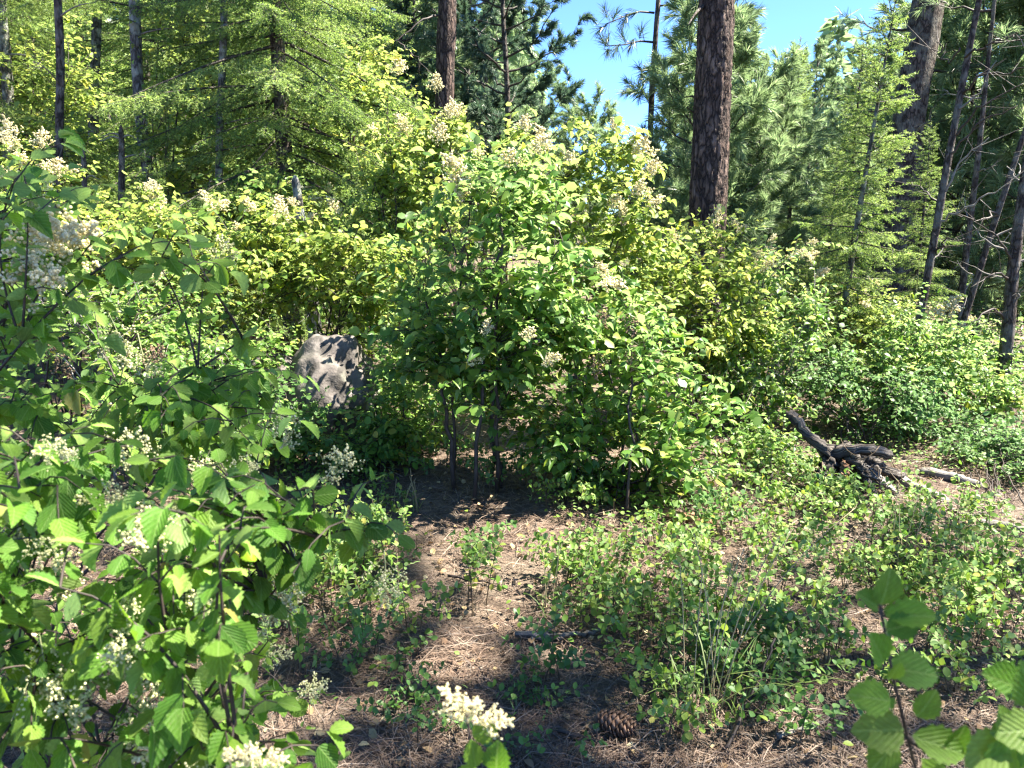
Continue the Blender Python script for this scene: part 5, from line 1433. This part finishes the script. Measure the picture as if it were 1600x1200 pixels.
def ground_cover():
    rng = np.random.default_rng(303); P = []
    # (px, py, spread metres, count) patches of small leaves lying between the clumps
    for px, py, s, n in [(1250, 960, .6, 700), (1400, 850, .8, 1100), (1500, 900, .7, 900), (1550, 760, .7, 900), (1250, 830, .5, 500), (1130, 860, .4, 260), (950, 960, .3, 200), (1150, 1040, .35, 300), (1350, 1000, .45, 560), (960, 850, .35, 260), (640, 760, .4, 220), (540, 740, .4, 260),
                         (480, 890, .35, 650), (420, 980, .35, 500), (560, 900, .3, 260), (520, 1020, .3, 220), (300, 900, .5, 600), (250, 760, .7, 800), (500, 760, .3, 150), (860, 820, .3, 200), (1230, 760, .4, 350), (1420, 700, .6, 700), (1100, 760, .4, 200), (620, 900, .25, 90), (340, 1080, .4, 350)]:
        c = ground_at(px, py); xy = rng.normal(size=(n, 2)) * s * [.6, .5] + c[:2]
        h = rng.random(n) ** 1.2 * .12 + .02
        P.append(np.stack([xy[:, 0], xy[:, 1], gz(xy[:, 0], xy[:, 1]) + h], -1))
    P = np.concatenate(P); P = P[P[:, 1] > 1.3]
    keep = np.sin(3.3 * P[:, 0] + 1.2 * np.sin(2.9 * P[:, 1])) + np.sin(4.1 * P[:, 1] + 1.5 * np.sin(3.7 * P[:, 0])) + rng.normal(size=len(P)) * .4 > -.35
    for bx, by, br in [(1200, 885, .34), (1085, 885, .24), (1200, 800, .30), (880, 850, .22), (1330, 950, .22)]:
        c = ground_at(bx, by); keep &= ((P[:, 0] - c[0]) / br) ** 2 + ((P[:, 1] - c[1]) / (br * .9)) ** 2 > rng.uniform(.6, 1.1, len(P))
    P = P[keep]; n = len(P)
    d = rng.normal(size=(n, 3)) * [1, 1, .3]
    g = Geo(); g.batch(T_OVAL, P, frames(d, np.array([0, 0, 1.]) + rng.normal(size=(n, 3)) * .4), rng.uniform(.016, .036, n))
    g.build('ground_cover', M['leaf_snow'], stuff=True, smooth=True)
    st = Geo(); st.sticks(np.stack([P[::3, 0], P[::3, 1], gz(P[::3, 0], P[::3, 1])], -1), P[::3], .0016, .001)
    st.build('ground_cover_stems', M['stem_brown'], stuff=True)
    # undergrowth at the back so the floor never shows bare under the shrubs
    n = 36000; y = rng.uniform(6, 30, n); x = rng.uniform(-1, 1, n) * (.8 * y)
    P = np.stack([x, y, gz(x, y) + rng.random(n) ** 1.4 * (.5 + .06 * np.clip(y - 6, 0, 12))], -1)
    d = rng.normal(size=(n, 3)) * [1, 1, .4]
    g = Geo(); g.batch(T_FAR, P, frames(d, np.array([0, 0, 1.]) + rng.normal(size=(n, 3)) * .5), rng.uniform(.05, .09, n))
    g.build('undergrowth', M['leaf_oak'], stuff=True)
ground_cover()

# dry grass stalks and green grass blades
rng = np.random.default_rng(404)
for px, py, n, h, lab in [(1095, 1110, 6, .62, 'sheaf of tall dry grass stalks with pale seed heads in the snowberry'),
                          (1130, 1120, 3, .75, 'few long leaning dry stalks reaching across the snowberry clumps'),
                          (880, 960, 5, .30, 'short tuft of thin grass at the shaded edge of the bare floor'),
                          (1410, 900, 4, .45, 'thin dry stalks standing above the blurred leafy sprig'),
                          (640, 800, 7, .25, 'mossy grass tuft in shade before the slim dark stems')]:
    c = ground_at(px, py); root = thing('grass_tuft', lab, 'grass', c)
    for k in range(n):
        f = c + np.array([rng.normal() * .05, rng.normal() * .04, 0])
        lean = np.array([rng.normal() * .14 + (.35 if 'leaning' in lab else .06), rng.normal() * .1, 1.0]) * h * rng.uniform(.75, 1.1)
        pts = curve(f, f + lean * [.2, .2, .6], f + lean, 9)
        g = Geo(); g.tube(pts, np.linspace(.0022, .0012, 9), 4)
        st = g.build('stalk', M['dry_grass'], root)
        g = Geo()
        for j in range(16):
            t = pts[-1] - (pts[-1] - pts[-2]) * j * .12; dd = unit((pts[-1] - pts[-2]) / .05 * .05 + rng.normal(size=3) * .5)
            g.sticks([t], [t + dd * .014], .0018, .0006)
        if h > .4: g.build('seed_head', M['dry_grass'], root, stuff=True)
    g = Geo()
    for k in range(18):
        f = c + np.array([rng.normal() * .06, rng.normal() * .05, 0]); a = rng.uniform(0, 6.28); L = h * rng.uniform(.35, .7)
        hd = np.array([math.cos(a), math.sin(a), 0]); p0, p1, p2 = f, f + hd * L * .25 + [0, 0, L * .6], f + hd * L * .8 + [0, 0, L * .55]
        pts = curve(p0, p1, p2, 5); sd = np.cross(hd, [0, 0, 1.]) * .0025; w = np.array([1, 1, .8, .6, .1])[:, None]
        V = np.concatenate([pts - sd * w, pts + sd * w]); g.add(V, [np.array([[i, i + 1, i + 6, i + 5] for i in range(4)])])
    g.build('blades', M['green_grass'], root, stuff=True)

# ------------------------------------------------------------------ nearest shrubs
def near_targets(pts):
    return np.array([at(*p) for p in pts])
rng = np.random.default_rng(55)
def jitter_grid(x0, x1, y0, y1, n, Y0, Y1, keep):
    out = []
    while len(out) < n:
        x, y = rng.uniform(x0, x1), rng.uniform(y0, y1)
        if keep(x, y): out.append((x, y, rng.uniform(Y0, Y1)))
    return out
# outline of the near leafy mass: x limit for a given picture height
def lim(y): return np.interp(y, [640, 700, 760, 830, 880, 960, 1040, 1120, 1200], [250, 330, 430, 470, 300, 390, 440, 470, 500])
low_t = jitter_grid(-60, 560, 690, 1230, 130, .95, 1.75, lambda x, y: x < lim(y) - 20)
shrub('ocean_spray_shrub', 'closest leafy shrub with large pleated leaves and clusters of greenish-white buds', 'shrub', (-.95, 1.45, float(gz(-.95, 1.45))),
      near_targets(low_t + [(300, 790, 1.25), (420, 800, 1.25), (480, 800, 1.25), (540, 815, 1.25), (570, 830, 1.3), (360, 790, 1.3), (450, 770, 1.35), (240, 790, 1.2), (500, 840, 1.3)]), 301,
      n_stems=9, leaf=.048, spacing=.030, twig=.26, n_side=2, side_len=.10, tmpl='big2', obj_tmpl=('big', 'big2'), mat='leaf_fore', stem_r=.007, n_obj=300, droop=.85, stem_spread=.16, side_w=.8,
      flowers=[fl(240, 1020, 1.2, .14, 'near', (.2, -.3, -.8)), fl(60, 985, 1.15, .13, 'near', (.2, -.2, -.9)), fl(40, 1040, 1.1, .13, 'near', (.7, -.2, -.4)), fl(200, 1100, 1.2, .10, 'near', (.2, -.3, -.9)),
               fl(260, 930, 1.3, .11, 'near', (.4, -.3, .4)), fl(100, 830, 1.4, .13, 'near', (.1, -.3, -.8)), fl(200, 740, 1.4, .12, 'near', (.3, -.3, .7)), fl(20, 750, 1.3, .15, 'near', (.2, -.3, -.7)),
               fl(350, 830, 1.4, .11, 'near', (.2, -.3, .6)), fl(460, 860, 1.5, .13, 'near', (.0, -.3, -.9)), fl(600, 860, 1.55, .12, 'near', (.1, -.3, -.9)), fl(520, 760, 1.5, .12, 'near', (.2, -.3, .6)),
               fl(420, 980, 1.5, .12, 'near', (.2, -.3, .5)), fl(420, 1000, 1.5, .10, 'near'), fl(480, 1080, 1.5, .10, 'near', (.2, -.3, .3)), fl(80, 1180, 1.1, .12, 'near', (.5, -.2, -.4)), fl(250, 1180, 1.1, .10, 'near', (.3, -.2, -.8)),
               fl(435, 620, 1.9, .13, 'near', (.2, -.3, -.6))], flower_n=24, flower_len=.10, flower_kind='near', flower_pick='random')
up_t = jitter_grid(-60, 420, 270, 720, 95, 1.7, 2.5, lambda x, y: x < np.interp(y, [270, 340, 400, 480, 560, 640, 720], [90, 130, 300, 230, 380, 430, 380]) and not (120 < x < 330 and 420 < y < 500))
shrub('ocean_spray_shrub', 'taller near shrub with arching leafy branches in front of the grey trunks', 'shrub', (-1.75, 2.25, float(gz(-1.75, 2.25))),
      near_targets(up_t + [(230, 390, 2.0), (300, 400, 2.0), (320, 420, 2.0), (380, 530, 2.0), (410, 640, 2.0), (340, 620, 2.0), (120, 410, 1.9)]), 302,
      n_stems=9, leaf=.058, spacing=.038, twig=.28, n_side=2, side_len=.14, tmpl='big2', obj_tmpl=('big', 'big2'), mat='leaf_fore', stem_r=.009, n_obj=290, droop=.6, stem_spread=.2,
      flowers=[fl(30, 400, 1.9, .22, 'cream_near', (.6, -.3, .3)), fl(80, 400, 2.0, .2, 'cream_near', (.5, -.3, .3)), fl(10, 430, 1.8, .18, 'cream_near', (.6, -.3, .1)), fl(170, 490, 2.1, .16, 'near', (.3, -.2, -.5)), fl(215, 520, 2.1, .15, 'near', (.2, -.2, -.7)),
               fl(345, 440, 2.2, .14, 'near', (.1, -.2, .6)), fl(180, 610, 2.1, .17, 'near', (.1, -.2, -.7)), fl(30, 250, 2.3, .16, 'near', (.3, -.2, -.5)), fl(90, 520, 2.0, .12, 'brown', (.1, -.2, -.7)), fl(110, 660, 2.0, .12, 'brown', (.2, -.2, -.7)), fl(230, 575, 2.1, .1, 'brown', (.3, -.2, .4))])

def sprig(label, foot, stem_px, leaves_px, seed, leaf_mat_key='leaf_fore', flowers=(), r=.0035):
    """A single leafy shoot: stem through given points, each leaf placed by hand (px, py, Y, length, angle in the picture, facing)."""
    r_ = np.random.default_rng(seed)
    root = thing('leafy_shoot', label, 'shoot', foot)
    for pts in stem_px:
        P = [np.asarray(foot, float)] if pts[0] is None else []
        P += [at(*p) for p in pts if p is not None]
        P = resample(np.array(P), 16); P[1:-1] += r_.normal(size=(14, 3)) * .002
        g = Geo(); g.tube(P, np.linspace(r, r * .45, 16), 7); g.build('stem', M['twig_dark'], root, smooth=True)
    base = np.array(root.location)
    for k, (px, py, Y, L, ang, face) in enumerate(leaves_px):
        p = at(px, py, Y); a = R(ang)
        d = np.array([math.cos(a), -.25 + .3 * r_.normal() * .4, math.sin(a)]); n = np.array([r_.normal() * .3, -1 * face, .75])
        Rm = frames(d[None], n[None])[0]
        o = bpy.data.objects.new('leaf', leaf_mesh(('big', 'big2')[k % 2], M[leaf_mat_key])); COL.objects.link(o); o.parent = root
        m = Matrix(Rm.tolist()).to_4x4() @ Matrix.Diagonal((L * 1.12, L, L, 1)); m.translation = Vector((p - base).tolist()); o.matrix_basis = m
    for p, d, ln, kind in flowers: add_flower(root, kind, p, d, ln, r_)
    return root
Ya = .72
sprig('upright blurred leafy shoot with broad green leaves close to the viewer', (.62, .62, float(gz(.62, .62))),
      [[None, (1440, 1230, .70), (1415, 1150, .71), (1392, 1060, Ya), (1385, 1000, Ya), (1375, 945, Ya)], [(1415, 1150, .71), (1470, 1185, .70), (1520, 1170, .69)]],
      [(1376, 945, Ya, .040, 78, .8), (1372, 950, Ya, .034, 140, .7), (1380, 952, Ya, .022, -10, 1.2), (1384, 962, .71, .046, 12, .6), (1384, 985, .70, .034, 20, 1), (1380, 1035, .71, .046, 118, 1.1), (1388, 1045, .72, .050, 2, .6),
       (1390, 1060, .71, .024, 75, 1.1), (1392, 1095, .70, .044, 165, 1.0), (1395, 1110, .71, .022, 120, .8), (1412, 1140, .70, .055, 172, 1.0), (1425, 1150, .69, .052, -12, .9), (1432, 1120, .70, .034, 60, 1), (1478, 1180, .69, .040, 70, 1), (1520, 1170, .68, .05, -25, .9),
       (1440, 1185, .69, .05, -60, 1), (1400, 1160, .7, .04, 220, 1)], 71)
sprig('blurred leafy shoot with a red bud entering at the lower edge corner', (.78, .55, float(gz(.78, .55))),
      [[None, (1640, 1180, .66), (1600, 1145, .66), (1565, 1155, .66)]],
      [(1565, 1152, .66, .034, 95, 1), (1570, 1150, .66, .054, 200, 1), (1580, 1150, .65, .05, 250, 1), (1600, 1080, .66, .055, 150, .9), (1610, 1100, .64, .05, 110, 1.0), (1605, 1060, .66, .048, 95, .9), (1620, 1140, .66, .05, 170, .9), (1590, 1150, .65, .044, 300, 1)], 72)
sprig('lone shoot topped by a blurred cream flower head, rising from below', (-.03, .62, float(gz(-.03, .62))),
      [[None, (742, 1230, .80), (736, 1165, .80), (728, 1110, .80)]],
      [(738, 1150, .80, .034, 30, 1), (736, 1155, .79, .034, -80, 1), (775, 1205, .78, .040, 88, .9), (745, 1200, .79, .03, 210, 1)], 73,
      flowers=[fl(734, 1130, .80, .055, 'cream_near', (-.45, -.1, .9)), fl(736, 1130, .80, .048, 'cream_near', (.8, -.1, .25)), fl(735, 1128, .80, .042, 'cream_near', (.1, -.3, .8))])
sprig('stubby shoot with cream flower head peeping over the bottom edge', (-.30, .60, float(gz(-.30, .60))),
      [[None, (400, 1260, .80), (398, 1200, .80)]],
      [(410, 1215, .80, .036, 160, 1), (440, 1215, .80, .036, 20, 1), (470, 1215, .79, .03, 60, 1)], 74,
      flowers=[fl(395, 1200, .80, .040, 'cream_near', (-.5, -.1, .6)), fl(400, 1200, .80, .042, 'cream_near', (.7, -.1, .4)), fl(398, 1200, .80, .04, 'cream_near', (.1, -.2, .8))])
